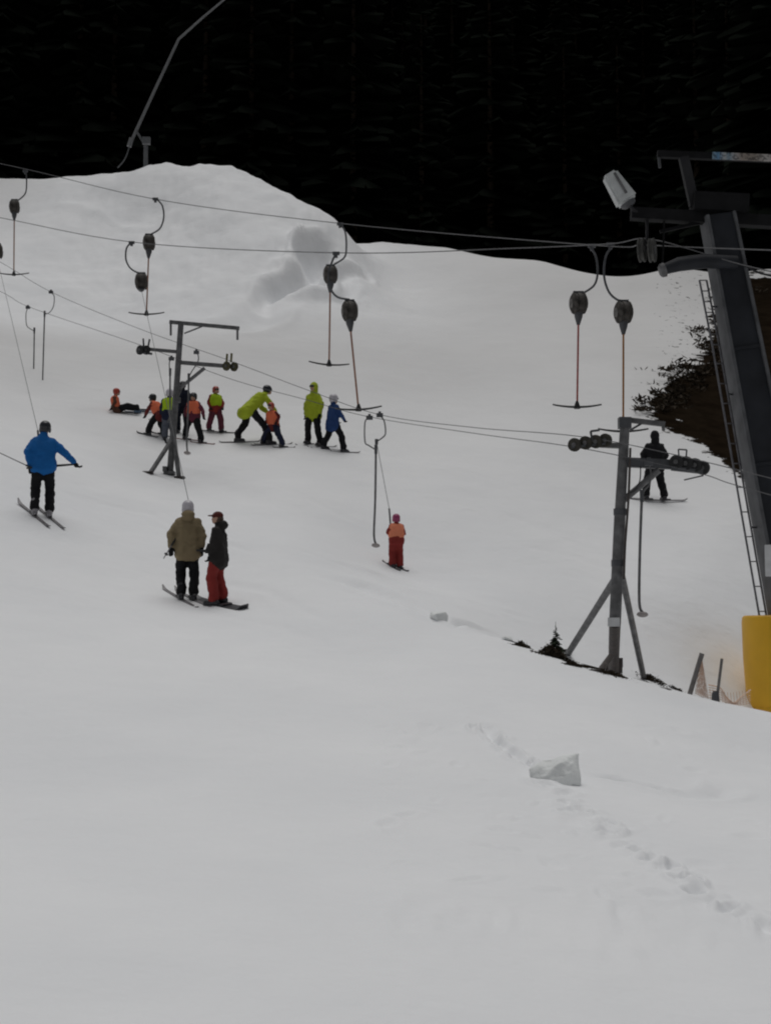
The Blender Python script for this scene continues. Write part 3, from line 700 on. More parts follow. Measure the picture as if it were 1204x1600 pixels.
def ski(c, heading, L, col, label, wd=.075, board=False):
    dx, dy = -math.sin(heading), math.cos(heading); h = L/2
    zs = [gh(c.x+dx*h*t, c.y+dy*h*t) for t in (-.8, 0, .8)]
    dirv = Vector((dx*1.6*h, dy*1.6*h, zs[2]-zs[0])).normalized()
    z0 = max(zs[1], (zs[0]+zs[2])/2)+.012
    c = Vector((c.x, c.y, z0)); side = Vector((dy, -dx, 0)); 
    sl_ = (gh(c.x+side.x*.2, c.y+side.y*.2)-gh(c.x-side.x*.2, c.y-side.y*.2))/.4
    side = Vector((side.x, side.y, sl_*.9)).normalized(); side = (side-dirv*side.dot(dirv)).normalized(); up = side.cross(dirv).normalized()
    if up.z < 0: up = -up
    mb = MB(); vs = []; N = 16
    for i in range(N+1):
        t = -1+2*i/N; lift = 0; ww = wd/2*(.86+.14*t*t)
        if t > .80: lift = ((t-.80)/.20)**2*(.07 if not board else .10)*(L/1.6); ww *= math.sqrt(max(0,1-((t-.80)/.205)**2))*.9+.1
        if t < -.86: lift = ((-t-.86)/.14)**2*(.03 if not board else .08); ww *= math.sqrt(max(0,1-((-t-.86)/.15)**2))*.7+.3
        p = c+dirv*h*t+up*lift
        for s, th in ((-1,-.009),(1,-.009),(1,.009),(-1,.009)): vs.append(p+side*ww*s+up*th)
    fs = []
    for i in range(N):
        for k in range(4): fs.append((i*4+k, i*4+(k+1)%4, (i+1)*4+(k+1)%4, (i+1)*4+k))
    fs += [(3,2,1,0), tuple(N*4+k for k in range(4))]
    o = mb.add(vs, fs).build('snowboard' if board else 'ski', col, None, c)
    tag(o, label, 'snowboard' if board else 'ski', None if board else 'skis')
    for t in ((-.28,.28) if board else (0,)):
        p = c+dirv*h*t+up*.022
        Mx = Matrix((side, dirv, up)).transposed()
        MB().box(p, ((wd*.8, .22, .026) if not board else (.2,.1,.03)), Mx).build('binding', BOOT_D, o, smooth=False)
    return c, dirv, up
def person(label, u, vt, vb, heading, jacket, trousers, head='helmet', headm=HELM_B, vest=None, pose=None, boots=BOOT_D, gloves=BLACKC,
           skis=None, ski_len=.92, ski_head=None, kid=False, feet=None, tall=None, wide=1.0, hem=.86, hood=None, goggles=True, baggy=1.0, board=None, at=None, seed=0, cap=None, name=None, ski_name=''):
    g = at or ground_px(u, vb)
    H = (vb-vt)*g.y/F
    s = (tall or H)/1.78
    hd = R(heading); ch, sh_ = math.cos(hd), math.sin(hd)
    if kid: wide *= 1.2; baggy *= 1.32
    root = empty('person', g, label, 'person', None)
    pz = dict(pel=(0,0,.95), ch=(0,.01,1.28), nk=(0,.0,1.47), hd=(0,.03,1.62), eL=(-.27,-.03,1.15), eR=(.27,-.03,1.15), wL=(-.25,.10,.92), wR=(.25,.10,.92), fL=(-.12,0), fR=(.12,0), kf=.05)
    pz.update(pose or {})
    def W(p):
        p = Vector(p)*s; return Vector((g.x+p.x*ch-p.y*sh_, g.y+p.x*sh_+p.y*ch, g.z+p.z))
    Rz = Matrix.Rotation(hd, 3, 'Z')
    pel, chs, nk, hdp = [Vector(pz[k]) for k in ('pel','ch','nk','hd')]
    spine = (chs-pel).normalized(); rightv = Vector((1,0,0))
    fw = rightv.cross(spine)*-1
    def on(p, x, y): return Vector(p)+rightv*x+fw*y
    # feet on the snow
    ank = {}
    for k, sx in (('L',-1),('R',1)):
        f = pz['f'+k]; w_ = W((f[0], f[1], 0)); 
        lift = .022 if (skis or board) else 0
        if len(f) > 2: a = Vector(f)
        else: a = Vector((f[0], f[1], (gh(w_.x, w_.y)+lift-g.z)/s+.11))
        hip = on(pel, sx*.09, 0)+Vector((0,0,-.03))
        kn = (a+hip)/2+Vector((sx*.015, pz['kf']+.03, .02)) if ('k'+k) not in pz else Vector(pz['k'+k])
        ank[k] = (hip, kn, a)
    shd = {k: on(chs, sx*.15*wide, 0)+spine*.085 for k, sx in (('L',-1),('R',1))}
    hs_ = 1.22 if kid else 1.0
    # body: one continuous figure (face and neck show, the rest is dressed)
    b = MB(); q = lambda p: W(p)
    b.capsule(q(pel), q(chs), .085*s, .09*s); b.capsule(q(chs), q(nk-spine*.02), .09*s, .055*s); b.capsule(q(nk), q(hdp), .055*s*hs_, .06*s*hs_)
    hc = q(hdp); hf = fw if abs(spine.z) > .5 else Vector((0,1,0))
    hyaw = R(pz.get('hyaw', 0)); hp_ = R(pz.get('hpitch', 0))
    Mh = Rz @ Matrix.Rotation(hyaw, 3, 'Z') @ Matrix.Rotation(hp_, 3, 'X')
    hs2 = s*hs_
    b.ell(hc, (.078*hs2,.097*hs2,.118*hs2), Mh); b.ell(hc+Mh@Vector((0,.06,-.06))*hs2, (.05*hs2,.045*hs2,.05*hs2), Mh)
    b.ell(hc+Mh@Vector((0,.103,-.012))*hs2, (.014*hs2,.022*hs2,.026*hs2), Mh)
    for sx in (-1,1): b.ell(hc+Mh@Vector((sx*.079,0,-.005))*hs2, (.012*hs2,.022*hs2,.034*hs2), Mh)
    for k in 'LR':
        hip, kn, a = ank[k]; b.capsule(q(hip), q(kn), .075*s, .055*s); b.capsule(q(kn), q(a), .052*s, .042*s)
        b.capsule(q(shd[k]), q(pz['e'+k]), .052*s, .042*s); b.capsule(q(pz['e'+k]), q(pz['w'+k]), .04*s, .03*s)
        b.capsule(q(a), q(a+Vector((0,.1,-.05))), .042*s, .035*s)
    lazy('body', b, skin, root, .018*s, 0, 3)
    # face
    if head != 'hoodclosed':
        for sx in (-1,1):
            MB().ell(hc+Mh@Vector((sx*.032,.088,.018))*hs2, (.013*hs2,.010*hs2,.009*hs2), Mh, 8, 5).build('eye', EYE, root)
        MB().ell(hc+Mh@Vector((0,.098,-.062))*hs2, (.024*hs2,.008*hs2,.006*hs2), Mh, 8, 5).build('mouth', mat('lips', (.25,.09,.08), .5), root)
    # trousers
    t = MB(); bg_ = baggy
    t.capsule(q(on(pel,-.07,0)), q(on(pel,.07,0)), .128*s*(.5+.5*bg_)); t.capsule(q(pel+spine*.06), q(pel-spine*.04), .12*s)
    for k in 'LR':
        hip, kn, a = ank[k]
        t.capsule(q(hip), q(kn), .112*s*bg_, .092*s*bg_); t.capsule(q(kn), q(a+Vector((0,0,.09))), .092*s*bg_, .086*s*bg_)
        t.capsule(q(a+Vector((0,0,.10))), q(a+Vector((0,.01,.03))), .088*s*bg_, .092*s*bg_)
    lazy('trousers', t, trousers, root, .020*s, .024*s, 3, seed+3.3)
    # jacket
    j = MB(); up_ = spine
    hz_ = (hem-.95-.12); wl = max(wide, .55+.5*baggy)
    lowc = pel+spine*hz_
    for x0 in (-.085, .085):
        j.capsule(q(on(chs, x0*1.0*wide, 0)+spine*.01), q(on(pel, x0, 0)+spine*.1), .132*s*wide, .134*s*wl); 
        j.capsule(q(on(pel, x0, 0)+spine*.1), q(on(lowc, x0*1.02, 0)+spine*.1), .134*s*wl, .148*s*wl)
    j.capsule(q(chs+spine*.02), q(lowc+spine*.1), .138*s*wide, .150*s*wl)
    for k in 'LR': j.capsule(q(nk-spine*.045), q(shd[k]), .075*s, .078*s)
    j.capsule(q(shd['L']), q(shd['R']), .092*s)
    j.capsule(q(nk-spine*.06), q(nk+spine*.03), .095*s, .078*s)
    for k in 'LR':
        j.capsule(q(shd[k]), q(pz['e'+k]), .080*s, .072*s); j.capsule(q(pz['e'+k]), q(Vector(pz['e'+k]).lerp(Vector(pz['w'+k]), .93)), .072*s, .056*s)
    if hood == 'down':
        j.ell(q(nk-fw*.09+spine*.02), (.125*s,.085*s,.085*s), Rz)
    lazy('jacket', j, jacket, root, .020*s, .028*s, 3, seed)
    if vest:
        v_ = MB()
        for x0 in (-.085, .085): v_.capsule(q(on(chs, x0*1.0, 0)+spine*.03), q(on(pel, x0, 0)+spine*.12), .150*s*wide, .152*s*wide)
        v_.capsule(q(chs+spine*.03), q(pel+spine*.12), .154*s*wide)
        for k in 'LR': v_.capsule(q(nk-spine*.05), q(shd[k].lerp(nk, .25)), .082*s, .084*s)
        lazy('vest', v_, vest, root, .022*s, .010*s, 3, seed+9)
    # gloves with fingers
    for k, sx in (('L',-1),('R',1)):
        e_, w_ = Vector(pz['e'+k]), Vector(pz['w'+k]); dv = (w_-e_).normalized(); a_, b_ = frame_of(dv)
        gl = MB(); pw = w_+dv*.055
        gl.capsule(q(w_-dv*.02), q(w_+dv*.01), .046*s, .042*s); gl.ell(q(pw), (.045*s,.045*s,.045*s))
        for i in range(4):
            o_ = a_*(-.033+.022*i); ln = (.055,.065,.06,.045)[i]
            k1 = w_+dv*.085+o_; k2 = k1+dv*ln*.6+b_*.02; k3 = k2+dv*ln*.35+b_*.045
            gl.capsule(q(k1), q(k2), .0135*s, .0125*s, 8); gl.capsule(q(k2), q(k3), .0125*s, .011*s, 8)
        th0 = w_+dv*.03+a_*(-.04*sx); gl.capsule(q(th0), q(th0+dv*.05+a_*(-.03*sx)+b_*.03), .017*s, .013*s, 8)
        lazy('glove', gl, gloves, root, .010*s, 0, 1)
    # boots
    for k in 'LR':
        hip, kn, a = ank[k]; bo = MB()
        fa = R(pz.get('foot', 0)); fd = Vector((-math.sin(fa), math.cos(fa), 0))
        sole = a+Vector((0,0,-.06)); 
        bo.capsule(q(a+Vector((0,0,.14))), q(a+Vector((0,0,-.02))), .072*s, .066*s); bo.capsule(q(sole-fd*.05), q(sole+fd*.15), .058*s, .050*s)
        bo.beam(q(sole-fd*.10+Vector((0,0,-.03))), q(sole+fd*.20+Vector((0,0,-.03))), .085*s, .05*s)
        lazy('boot', bo, boots, root, .014*s, 0, 2)
    # headgear
    if head == 'helmet':
        m_ = MB(); m_.ell(hc+Mh@Vector((0,-.012,.035))*hs2, (.108*hs2,.125*hs2,.108*hs2), Mh)
        for sx in (-1,1): m_.ell(hc+Mh@Vector((sx*.085,-.01,-.03))*hs2, (.025*hs2,.05*hs2,.06*hs2), Mh)
        m_.ell(hc+Mh@Vector((0,-.07,-.02))*hs2, (.085*hs2,.05*hs2,.07*hs2), Mh)
        lazy('helmet', m_, headm, root, .014*hs2, 0, 2)
    elif head == 'beanie':
        m_ = MB(); m_.ell(hc+Mh@Vector((0,-.01,.045))*hs2, (.094*hs2,.112*hs2,.098*hs2), Mh); m_.ell(hc+Mh@Vector((0,-.03,.0))*hs2, (.092*hs2,.095*hs2,.06*hs2), Mh)
        m_.ell(hc+Mh@Vector((0,-.02,.15))*hs2, (.03*hs2,.03*hs2,.03*hs2), Mh); lazy('hat', m_, headm, root, .014*hs2, .006*s, 2)
        m_ = MB(); m_.ell(hc+Mh@Vector((0,-.045,-.05))*hs2, (.075*hs2,.07*hs2,.08*hs2), Mh); lazy('hair', m_, mat('brown_hair', (.06,.035,.022), .7, .4, 30), root, .014*hs2, .008*s, 1)
    elif head == 'hood':
        m_ = MB(); m_.ell(hc+Mh@Vector((0,-.03,.02))*hs2, (.118*hs2,.115*hs2,.135*hs2), Mh); m_.capsule(q(nk-spine*.02), hc+Mh@Vector((0,-.06,-.05))*hs2, .11*s, .10*hs2)
        lazy('hood', m_, headm, root, .016*s, .010*s, 2)
    elif head == 'cap':
        m_ = MB(); m_.ell(hc+Mh@Vector((0,-.005,.045))*hs2, (.090*hs2,.108*hs2,.085*hs2), Mh); m_.ell(hc+Mh@Vector((0,.12,.05))*hs2, (.075*hs2,.085*hs2,.014*hs2), Mh)
        lazy('cap', m_, headm, root, .013*hs2, 0, 1)
        m_ = MB(); m_.ell(hc+Mh@Vector((0,-.035,-.02))*hs2, (.084*hs2,.085*hs2,.09*hs2), Mh); lazy('hair', m_, mat('brown_hair', (.06,.035,.022), .7, .4, 30), root, .014*hs2, .008*s, 1)
    if goggles:
        m_ = MB(); m_.ell(hc+Mh@Vector((0,.082,.022))*hs2, (.080*hs2,.040*hs2,.040*hs2), Mh); lazy('goggles', m_, GOGG, root, .012*hs2, 0, 1)
    out = {'root': root, 'W': W, 's': s, 'g': g, 'pz': pz}
    if skis:
        for k, nm in (('L','left'),('R','right')):
            a = ank[k][2]; w_ = W((a.x, a.y, 0)); hh = R(ski_head if ski_head is not None else heading)
            if pz.get('splay'): hh += R(pz['splay'])*(1 if k == 'L' else -1)
            off = .06*s; c = Vector((w_.x-math.sin(hh)*off, w_.y+math.cos(hh)*off, 0))
            ski(c, hh, ski_len*1.78*s, skis, nm+' ski of the '+ski_name, .075 if not kid else .065)
    if board:
        fl_, fr_ = [W((ank[k][2].x, ank[k][2].y, 0)) for k in 'LR']
        ski((fl_+fr_)/2, R(board[0]), board[1], board[2], board[3], .27, True)
    return out
SK_G = mat('grey_ski', (.17,.16,.17), .4, .4, 9); SK_D = mat('dark_ski', (.03,.03,.035), .4, .3); SK_B = mat('blue_ski', (.05,.10,.17), .4, .3); SK_R = mat('red_ski', (.16,.04,.04), .4, .3)
# the skier in blue on the T-bar
B = person('skier in bright blue jacket and black trousers being towed alone, back to the camera', 66, 654, 808, 12, BLUE, BLACKC, 'helmet', HELM_B, boots=BOOT_L,
    pose=dict(eL=(-.27,-.06,1.17), wL=(-.23,-.02,.92), eR=(.36,.0,1.20), wR=(.55,.06,1.00), fL=(-.13,-.05), fR=(.13,.05), hd=(.02,.03,1.62)), skis=SK_G, ski_head=40, ski_len=.8, wide=1.0, hem=.93, ski_name='skier in the bright blue jacket', seed=1, goggles=False)
# couple on one T-bar
C1 = person('adult in long beige jacket, black trousers and pale helmet, left of the pair riding together', 292, 780, 940, 12, BEIGE, BLACKC, 'helmet', HELM_W,
    pose=dict(eL=(-.30,-.02,1.16), wL=(-.29,-.06,.93), eR=(.26,-.04,1.15), wR=(.24,-.05,.92), fL=(-.10,0), fR=(.12,-.02)), skis=SK_G, ski_head=34, ski_len=.82, hem=.86, ski_name='adult in the beige jacket', seed=2, wide=1.0, hood='down')
C2 = person('snowboarder in black jacket, wide red trousers and maroon cap, right of the riding pair', 341, 796, 946, 78, CHAR, RED, 'cap', MARO, wide=.98,
    pose=dict(eL=(-.22,.02,1.14), wL=(-.18,.10,.92), eR=(.20,-.04,1.12), wR=(.19,-.03,.86), fL=(-.10,.05), fR=(.10,-.05)), hem=.84, baggy=1.14, hood='down', board=(44, 1.45, SK_D, 'black snowboard under the boots of the rider in red trousers'), seed=4, goggles=False)
# child on the platter
K1 = person('small child in pink helmet, orange vest and red trousers towed on a platter', 619, 803, 889, 15, RED, RED, 'helmet', HELM_P, vest=SALM,
    pose=dict(eL=(-.26,.06,1.16), wL=(-.16,.26,1.20), eR=(.26,.02,1.14), wR=(.14,.20,1.05), fL=(-.13,0), fR=(.13,0)), skis=SK_D, ski_len=.5, ski_head=45, kid=True, hem=.90, gloves=PURP, ski_name='small child towed on the platter', seed=5)
# man in black at the right tower
M1 = person('tall person all in black standing behind the right platter lift tower', 1024, 671, 783, 14, BLACKC, BLACKC, 'hood', BLACKC,
    pose=dict(fL=(-.26,0), fR=(.20,-.04), eL=(-.32,.04,1.16), wL=(-.22,.20,.98), eR=(.32,.04,1.16), wR=(.24,.2,.98)), skis=SK_G, ski_len=.62, ski_head=-80, ski_name='person all in black', wide=1.1, seed=6, baggy=1.1)
# the class in the snow
person('child in orange vest sitting in the snow with legs stretched out, left of the class', 186, 606, 645, -78, BROWN, BLACKC, 'helmet', HELM_R, vest=ORNG, tall=1.2,
    pose=dict(pel=(0,-.1,.16), ch=(0,-.17,.50), nk=(0,-.15,.68), hd=(0,-.10,.86), eL=(-.27,-.18,.40), eR=(.27,-.18,.40), wL=(-.30,-.34,.14), wR=(.30,-.30,.14), fL=(-.14,.72,.14), fR=(.14,.72,.14), kL=(-.14,.32,.28), kR=(.14,.32,.28)), kid=True, skis=None, boots=SK_B, seed=7)
for sx, nm in ((.0,'near'), (.24,'far')):
    g_ = ground_px(224, 645); ski(Vector((g_.x-.05, g_.y+sx, 0)), R(-70), 1.0, SK_B, nm+' ski of the child sitting in the snow', .065)
person('child in orange vest crouching with legs wide apart, left end of the huddle', 245, 604, 681, 62, DRED, BLACKC, 'helmet', HELM_B, vest=ORNG,
    pose=dict(pel=(0,-.12,.78), ch=(0,.06,1.08), nk=(0,.16,1.24), hd=(0,.22,1.40), fL=(-.26,.16), fR=(.26,-.1), eL=(-.26,.24,.92), eR=(.27,.2,.9), wL=(-.2,.38,.74), wR=(.22,.36,.72)), kid=True, skis=SK_D, ski_len=.5, ski_head=75, ski_name='crouching child in the orange vest', seed=8)
person('child in neon green vest and pale helmet standing just left of the mast', 264, 607, 690, 10, NAVY, GREYC, 'helmet', HELM_W, vest=NEON,
    pose=dict(fL=(-.14,0), fR=(.14,0)), kid=True, skis=SK_D, ski_len=.55, ski_head=20, ski_name='child in the neon green vest', seed=9)
person('person in dark navy clothes at the back of the huddle, right of the mast', 287, 599, 684, 172, NAVY2, NAVY2, 'helmet', HELM_B, 
    pose=dict(fL=(-.14,0), fR=(.14,0)), kid=False, seed=10, at=ground_px(285,678))
person('child in orange vest and black trousers, legs apart, right of the mast', 302, 612, 690, 165, PURP, BLACKC, 'helmet', HELM_B, vest=ORNG,
    pose=dict(fL=(-.30,.0), fR=(.30,.0), eL=(-.36,.02,1.12), wL=(-.44,.10,.86), eR=(.30,.02,1.12), wR=(.26,.1,.9)), kid=True, skis=SK_R, ski_len=.5, ski_head=-80, ski_name='child in orange vest with legs apart', seed=11)
person('child in red suit with lime vest walking away at the right end of the huddle', 336, 603, 676, -150, RED, PURP, 'helmet', HELM_R, vest=NEON,
    pose=dict(fL=(-.22,.08), fR=(.22,-.08), eL=(-.28,.06,1.12), wL=(-.22,.2,.92)), kid=True, skis=SK_D, ski_len=.62, ski_head=-82, ski_name='child in the red suit and lime vest', seed=12)
person('instructor in lime jacket bending over a child, knees bent', 399, 600, 694, -62, LIME, BLACKC, 'helmet', HELM_B, tall=1.84,
    pose=dict(pel=(0,-.18,.90), ch=(0,.10,1.18), nk=(0,.24,1.30), hd=(0,.33,1.42), fL=(-.22,-.40), fR=(.26,.28), eL=(-.28,.26,1.02), eR=(.30,.28,1.02), wL=(-.2,.46,.84), wR=(.2,.48,.82)), skis=SK_G, ski_len=.62, ski_head=-72, wide=1.15, hem=.80, ski_name='instructor in lime bending over', seed=13)
person('child in red jacket held by the bending instructor in lime', 426, 626, 698, 150, DRED, NAVY, 'helmet', HELM_R, vest=ORNG,
    pose=dict(fL=(-.44,-.02), fR=(.40,.04), pel=(0,-.05,.84), ch=(0,.06,1.18), nk=(0,.1,1.38), hd=(0,.14,1.54)), kid=True, skis=SK_G, ski_len=.5, ski_head=-78, ski_name='child held by the instructor', seed=14)
person('instructor in lime jacket with raised hood, standing upright beside the blue clad child', 490, 595, 698, 150, LIME, BLACKC, 'hood', LIME,
    pose=dict(fL=(-.16,-.06), fR=(.15,.04), eL=(-.26,.02,1.14), wL=(-.24,.06,.88), eR=(.26,.0,1.14), wR=(.25,.02,.88)), skis=SK_D, ski_len=.5, ski_head=-62, hem=.84, wide=.9, ski_name='instructor in the raised lime hood', seed=15)
person('child in blue jacket and black trousers striding right, at the right end of the class', 518, 617, 708, -50, BLUE2, BLACKC, 'helmet', HELM_W,
    pose=dict(fL=(-.20,-.20), fR=(.24,.22), pel=(0,-.02,.90), eL=(-.26,.10,1.12), eR=(.26,.10,1.12), wL=(-.2,.28,.98), wR=(.2,.28,.98)), kid=True, skis=SK_G, ski_len=.52, ski_head=-80, hem=.82, wide=.8, baggy=.85, ski_name='child in the blue jacket', seed=16, at=ground_px(520,706))
# T-bars in use
W = B['W']; hipb = W((0,-.17,.93))
r_ = tbar(43.5, (-18,337), [(-18,338),(-24,350),(-22,370),(-12,380),(-4,382)], (-4,393), 'T-bar hanger cut off by the left edge, its thin rope towing the blue skier',
     rope3=(W((-.12,.32,1.62)), W((-.05,.20,.96))), bar3=(W((.14,-.03,.92)), (W((.6,.06,.98))-W((.14,-.03,.92))), .46))
W2 = C1['W']; mid = (W2((.24,-.2,.88))+C2['W']((-.05,.05,.88)))/2
r_ = tbar(38.6, (206,379), [(205,379),(198,388),(197,405),(203,418),(213,425),(221,427)], (221,440), 'T-bar hanger bowed to the left, its thin rope towing the riding pair',
     rope3=(W2((.06,.5,1.72)), W2((.30,.25,.95))), bar3=(W2((.36,-.15,.86)), Vector((1,.12,-.06)), .30))
# ski poles
def ski_pole(a, b, label):
    o = MB().tube([a, b], [.011,.008], 6).build('ski_pole', SK_G, None, a); tag(o, label, 'ski pole')
    d_ = (b-a).normalized(); MB().lathe(b-d_*.10, d_, [(0,.01),(0,.035),(.012,.035),(.012,.01)], 10).build('basket', black, o)
    MB().tube([a-d_*.12, a+d_*.05], .017, 8).build('grip', black, o)
ski_pole(W((-.26,-.10,.90)), W((-.26,-.10,.90))+(P(-14,701,26.1)-W((-.26,-.10,.90))).normalized()*.95, 'ski pole held out level to the left by the skier in blue')
ski_pole(W2((-.26,-.10,.99)), W2((-.42,-.22,.72)), 'short ski pole dangling from the left glove of the rider in beige')
# child on the platter
Wk = K1['W']
platter(27.6, (593,648), [(593,649),(600,658),(602,677),(597,684),(588,690)], None, 'platter hanger towing the small child in red',
        strap=(Wk((-.16,.30,1.98)), Wk((-.10,.24,1.10))), foot=False)
flush_pending()
# ------------------------------------------------------------------ snow lance on the crest
gl = ground_px(228,263); dl = gl.y+1.2
bl = Vector((P(228,258,dl).x, dl, gh(P(228,258,dl).x, dl)))
root = empty('snow_lance', bl, 'tall thin grey snow making lance leaning up from the crest of the snow pile', 'snow gun')
def Q(u, v): return P(u, v, dl)
lm = mat('lance_tube', (.20,.205,.21), .45, .15, 8, metal=.2)
MB().tube([bl-Vector((0,0,.5)), Q(228,228)], .12, 10).build('post', mat('lance_post', (.12,.125,.13), .5, .2), root)
MB().box(Q(229,220), (.40,.25,.36)).build('valve_box', MATS['lance_post'], root, smooth=False)
MB().beam(Q(224,222), Q(214,206), .12, .12).build('pivot_arm', MATS['lance_post'], root, smooth=False)
ln = MB().tube([Q(203,226), Q(240,145), Q(280,60)], [.085,.078,.07], 10).tube([Q(279.5,61), Q(315,29), Q(352,-2), Q(385,-30)], [.068,.058,.05,.05], 10).build('lance', lm, root)
MB().tube([Q(202,229), Q(206,216)], .13, 10).build('counterweight', lm, root)
MB().lathe(Q(385,-30), Q(385,-30)-Q(352,-2), [(0,.05),(0,.14),(.35,.14),(.4,.08),(.4,.01)], 12).build('nozzle_head', lm, root)
MB().tube(smooth_path([Q(203,226), Q(199,240), Q(193,252), Q(184,262)]), .035, 6).build('hose', MATS['lance_post'], root)
# ------------------------------------------------------------------ lumps of snow
def lump(u, v, wpx, hpx, label, seed, pts=None, name='snow_lump'):
    g = ground_px(u, v); rg = random.Random(seed); k = g.y/F
    bm = bmesh.new()
    for p in pts or [(rg.uniform(-.5,.5), rg.uniform(-.5,.5), rg.uniform(0,1)**.7) for _ in range(14)]:
        bm.verts.new((p[0]*wpx*k, p[1]*wpx*k, p[2]*hpx*k-.04))
    r = bmesh.ops.convex_hull(bm, input=bm.verts[:]); bmesh.ops.delete(bm, geom=[e for e in r['geom_interior'] if isinstance(e, bmesh.types.BMVert)], context='VERTS')
    bmesh.ops.triangulate(bm, faces=bm.faces[:]); bmesh.ops.subdivide_edges(bm, edges=bm.edges[:], cuts=5, use_grid_fill=True)
    for _ in range(2): bmesh.ops.smooth_vert(bm, verts=bm.verts[:], factor=.28, use_axis_x=True, use_axis_y=True, use_axis_z=True)
    for q in bm.verts: q.co += Vector((noise.noise(q.co*9), noise.noise(q.co*9+Vector((5,1,2))), noise.noise(q.co*11+Vector((1,9,2)))))*.05*wpx*k
    for q in bm.verts: q.co += noise.noise_vector(q.co*34)*.022*wpx*k
    me = bpy.data.meshes.new(name); bm.to_mesh(me); bm.free()
    o = link_mesh(name, me, ice_m, None, g); return tag(o, label, 'snow lump')
lump(868, 1222, 84, 52, 'large angular lump of packed snow on the trail of footprints', 1,
     [(-.52,.0,.50),(-.45,-.2,.2),(-.3,.3,.1),(.42,.05,1.0),(.46,-.15,.05),(.40,.35,.3),(.05,-.12,.62),(.1,.3,.75),(-.15,-.25,.1),(.15,-.25,.0),(.36,-.18,.5),(-.2,.1,.72)], 'snow_block')
lump(685, 972, 30, 24, 'small pale snow lump on the groove below the towed child', 2)
lump(792, 1002, 22, 12, 'small snow lump left of the dark brush tuft', 3)
# ------------------------------------------------------------------ sapling, brush tufts, soil clods
def sapling(u, v, h, label):
    g = ground_px(u, v); root = empty('spruce_sapling', g, label, 'sapling')
    a, f = spruce_arrays(h, h*.36, 80, 5, .10)
    me = bpy.data.meshes.new('crown'); me.from_pydata([tuple(p) for p in a], [], [tuple(int(i) for i in q) for q in f]); me.update()
    link_mesh('crown', me, needle, root, smooth=False)
    MB().tube([g-Vector((0,0,.05)), g+Vector((0,0,h*1.12))], [.014,.003], 6).build('trunk', bark, root)
sapling(868, 1024, .50, 'tiny dark spruce sapling poking out of the snow by the tower leg')
def tuft(u, v, wpx, hpx, n_, label, seed):
    g = ground_px(u, v); k = g.y/F; rg = random.Random(seed); root = empty('brush_tuft', g, label, 'brush', 'dark brush tufts along the bare edge')
    m_ = MB(); t_ = MB()
    for i in range(n_):
        x = rg.gauss(0,.24)*wpx*k; y = rg.gauss(0,.14)*wpx*k; z = gh(g.x+x, g.y+y)
        hh = hpx*k*max(.15, 1-(x/(.5*wpx*k))**2)*(.7+.5*noise.noise(Vector((x*14,y*14,seed))))
        b0 = Vector((g.x+x, g.y+y, z+hh*rg.random()**.8)); d_ = Vector((rg.gauss(0,1), rg.gauss(0,1), rg.gauss(.2,.7))).normalized()
        L = rg.uniform(.02,.06); sd_ = d_.cross(Vector((rg.random()-.5,rg.random()-.5,rg.random()-.5))).normalized()*rg.uniform(.006,.016)
        if i%25 == 0: t_.tube([Vector((b0.x,b0.y,z-.02)), b0+Vector((rg.gauss(0,.02),0,.03))], [.004,.0015], 4)
        m_.add([b0-d_*L*.5, b0+sd_, b0+d_*L*.5, b0-sd_], [(0,1,2,3)])
    m_.build('leaves', brush_m, root, smooth=False)
    if t_.v: t_.build('stalks', bark, root)
tuft(865, 1028, 52, 24, 1500, 'dark brush tuft at the foot of the spruce sapling', 1)
tuft(816, 1012, 30, 10, 500, 'small dark brush tuft left of the spruce sapling', 2)
tuft(894, 1041, 28, 8, 300, 'low dark brush tuft right of the sapling, against the snow edge', 3)
tuft(955, 1056, 56, 9, 600, 'low dark brush tuft around the foot of the right platter tower', 4)
tuft(1020, 1064, 44, 8, 500, 'low dark brush tuft at the right leg of the platter tower', 5)
tuft(1058, 1080, 30, 5, 200, 'flat dark brush tuft next to the leaning fence post', 6)
rg = random.Random(5); sc = MB()   # scrub fringing the bare bank, one ragged mass
e_ = [(1008,648),(1030,618),(1068,594),(1095,566),(1114,524),(1140,456)]
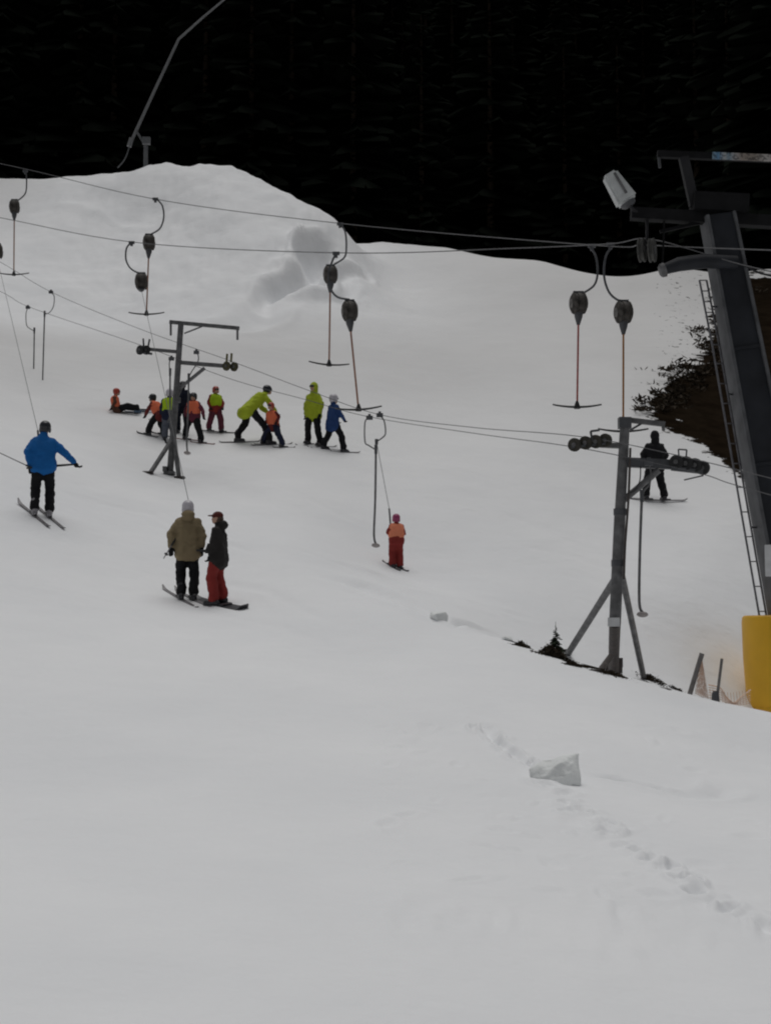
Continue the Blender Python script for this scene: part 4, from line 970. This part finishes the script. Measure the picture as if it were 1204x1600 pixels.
for i in range(2600):
    t = rg.random()*4.99; q0, q1 = e_[int(t)], e_[int(t)+1]; f_ = t-int(t); cl = noise.noise(Vector((t*5, 1.7, 0)))
    if i%40 == 0 or True: u = q0[0]*(1-f_)+q1[0]*f_+rg.uniform(-10,26)+cl*26; v = q0[1]*(1-f_)+q1[1]*f_+rg.uniform(-4,14)
    g = ground_px(u, v) if i%26 == 0 else Vector((g.x+rg.gauss(0,.10), g.y+rg.gauss(0,.10), 0))
    if i%26: g.z = g_z
    else: g_z = g.z
    d_ = Vector((rg.gauss(0,.9), rg.gauss(0,.9), rg.uniform(.1,.8))).normalized(); L = rg.uniform(.08,.30)
    sd_ = d_.cross(Vector((rg.random()-.5,rg.random()-.5,rg.random()-.5))).normalized()*rg.uniform(.015,.05)
    b0 = g+Vector((0,0,.0)); sc.add([b0-sd_*.4, b0+sd_*.4, b0+d_*L*.6+sd_, b0+d_*L, b0+d_*L*.6-sd_], [(0,1,2,3,4)])
o = sc.build('bank_scrub', brush_m, None, ground_px(1040,620), smooth=False); tag(o, 'dark scrub along the ragged edge of the bare earth bank', 'scrub', kind='stuff')
# ------------------------------------------------------------------ net fence remains
g1, g2, g3 = ground_px(1073,1085), ground_px(1117,1096), ground_px(1168,1106)
root = empty('net_fence', g1, 'sagging pale orange net fence with leaning posts beside the yellow pad', 'net fence')
wood = mat('grey_post', (.16,.15,.145), .7, .3, 10)
d1, d2 = g1.y, g2.y
t1, t2 = P(1096,1021,d1), P(1127,1029,d2)
MB().tube([g1-Vector((0,0,.1)), t1], .035, 8).build('post', wood, root)
MB().tube([g2-Vector((0,0,.1)), t2], .020, 8).build('post', wood, root)
MB().lathe(g2+Vector((0,0,.0)), (0,0,1), [(-.05,.06),(.10,.05),(.14,.03)], 8).build('post_foot', dsteel, root)
net = MB()
def strand(a, b, r=.004): net.tube([a, b], r, 3, False)
A0, A1, A2 = P(1095,1026,d1-.02), P(1085,1083,d1-.02), P(1106,1094,d1-.02)
N = 8
for i in range(N+1):
    t = i/N; strand(A0.lerp(A1,t), A0.lerp(A2,t)); strand(A0, A1.lerp(A2,t)); strand(A0.lerp(A2,t), A1.lerp(A2, t)); strand(A0.lerp(A1,t), A2.lerp(A1, t))
for j in range(6):
    top_ = [P(1106,1070+j*4,d1), P(1124,1075+j*3.5,d2), P(1133,1088+j*2,d2), P(1146,1098+j*.8,d2+.6), P(1158,1088+j*2.6,d2+1), P(1172,1078+j*4,d2+1.4)]
    net.tube(smooth_path(top_, 4), .005 if j else .011, 3, False)
for k in range(14):
    u = 1108+k*4.6; net.tube([P(u,1076+6*math.sin((u-1108)/20),d2), P(u+2,1101,d2)], .004, 3, False)
o = net.build('net', net_m, root); o['kind'] = 'stuff'
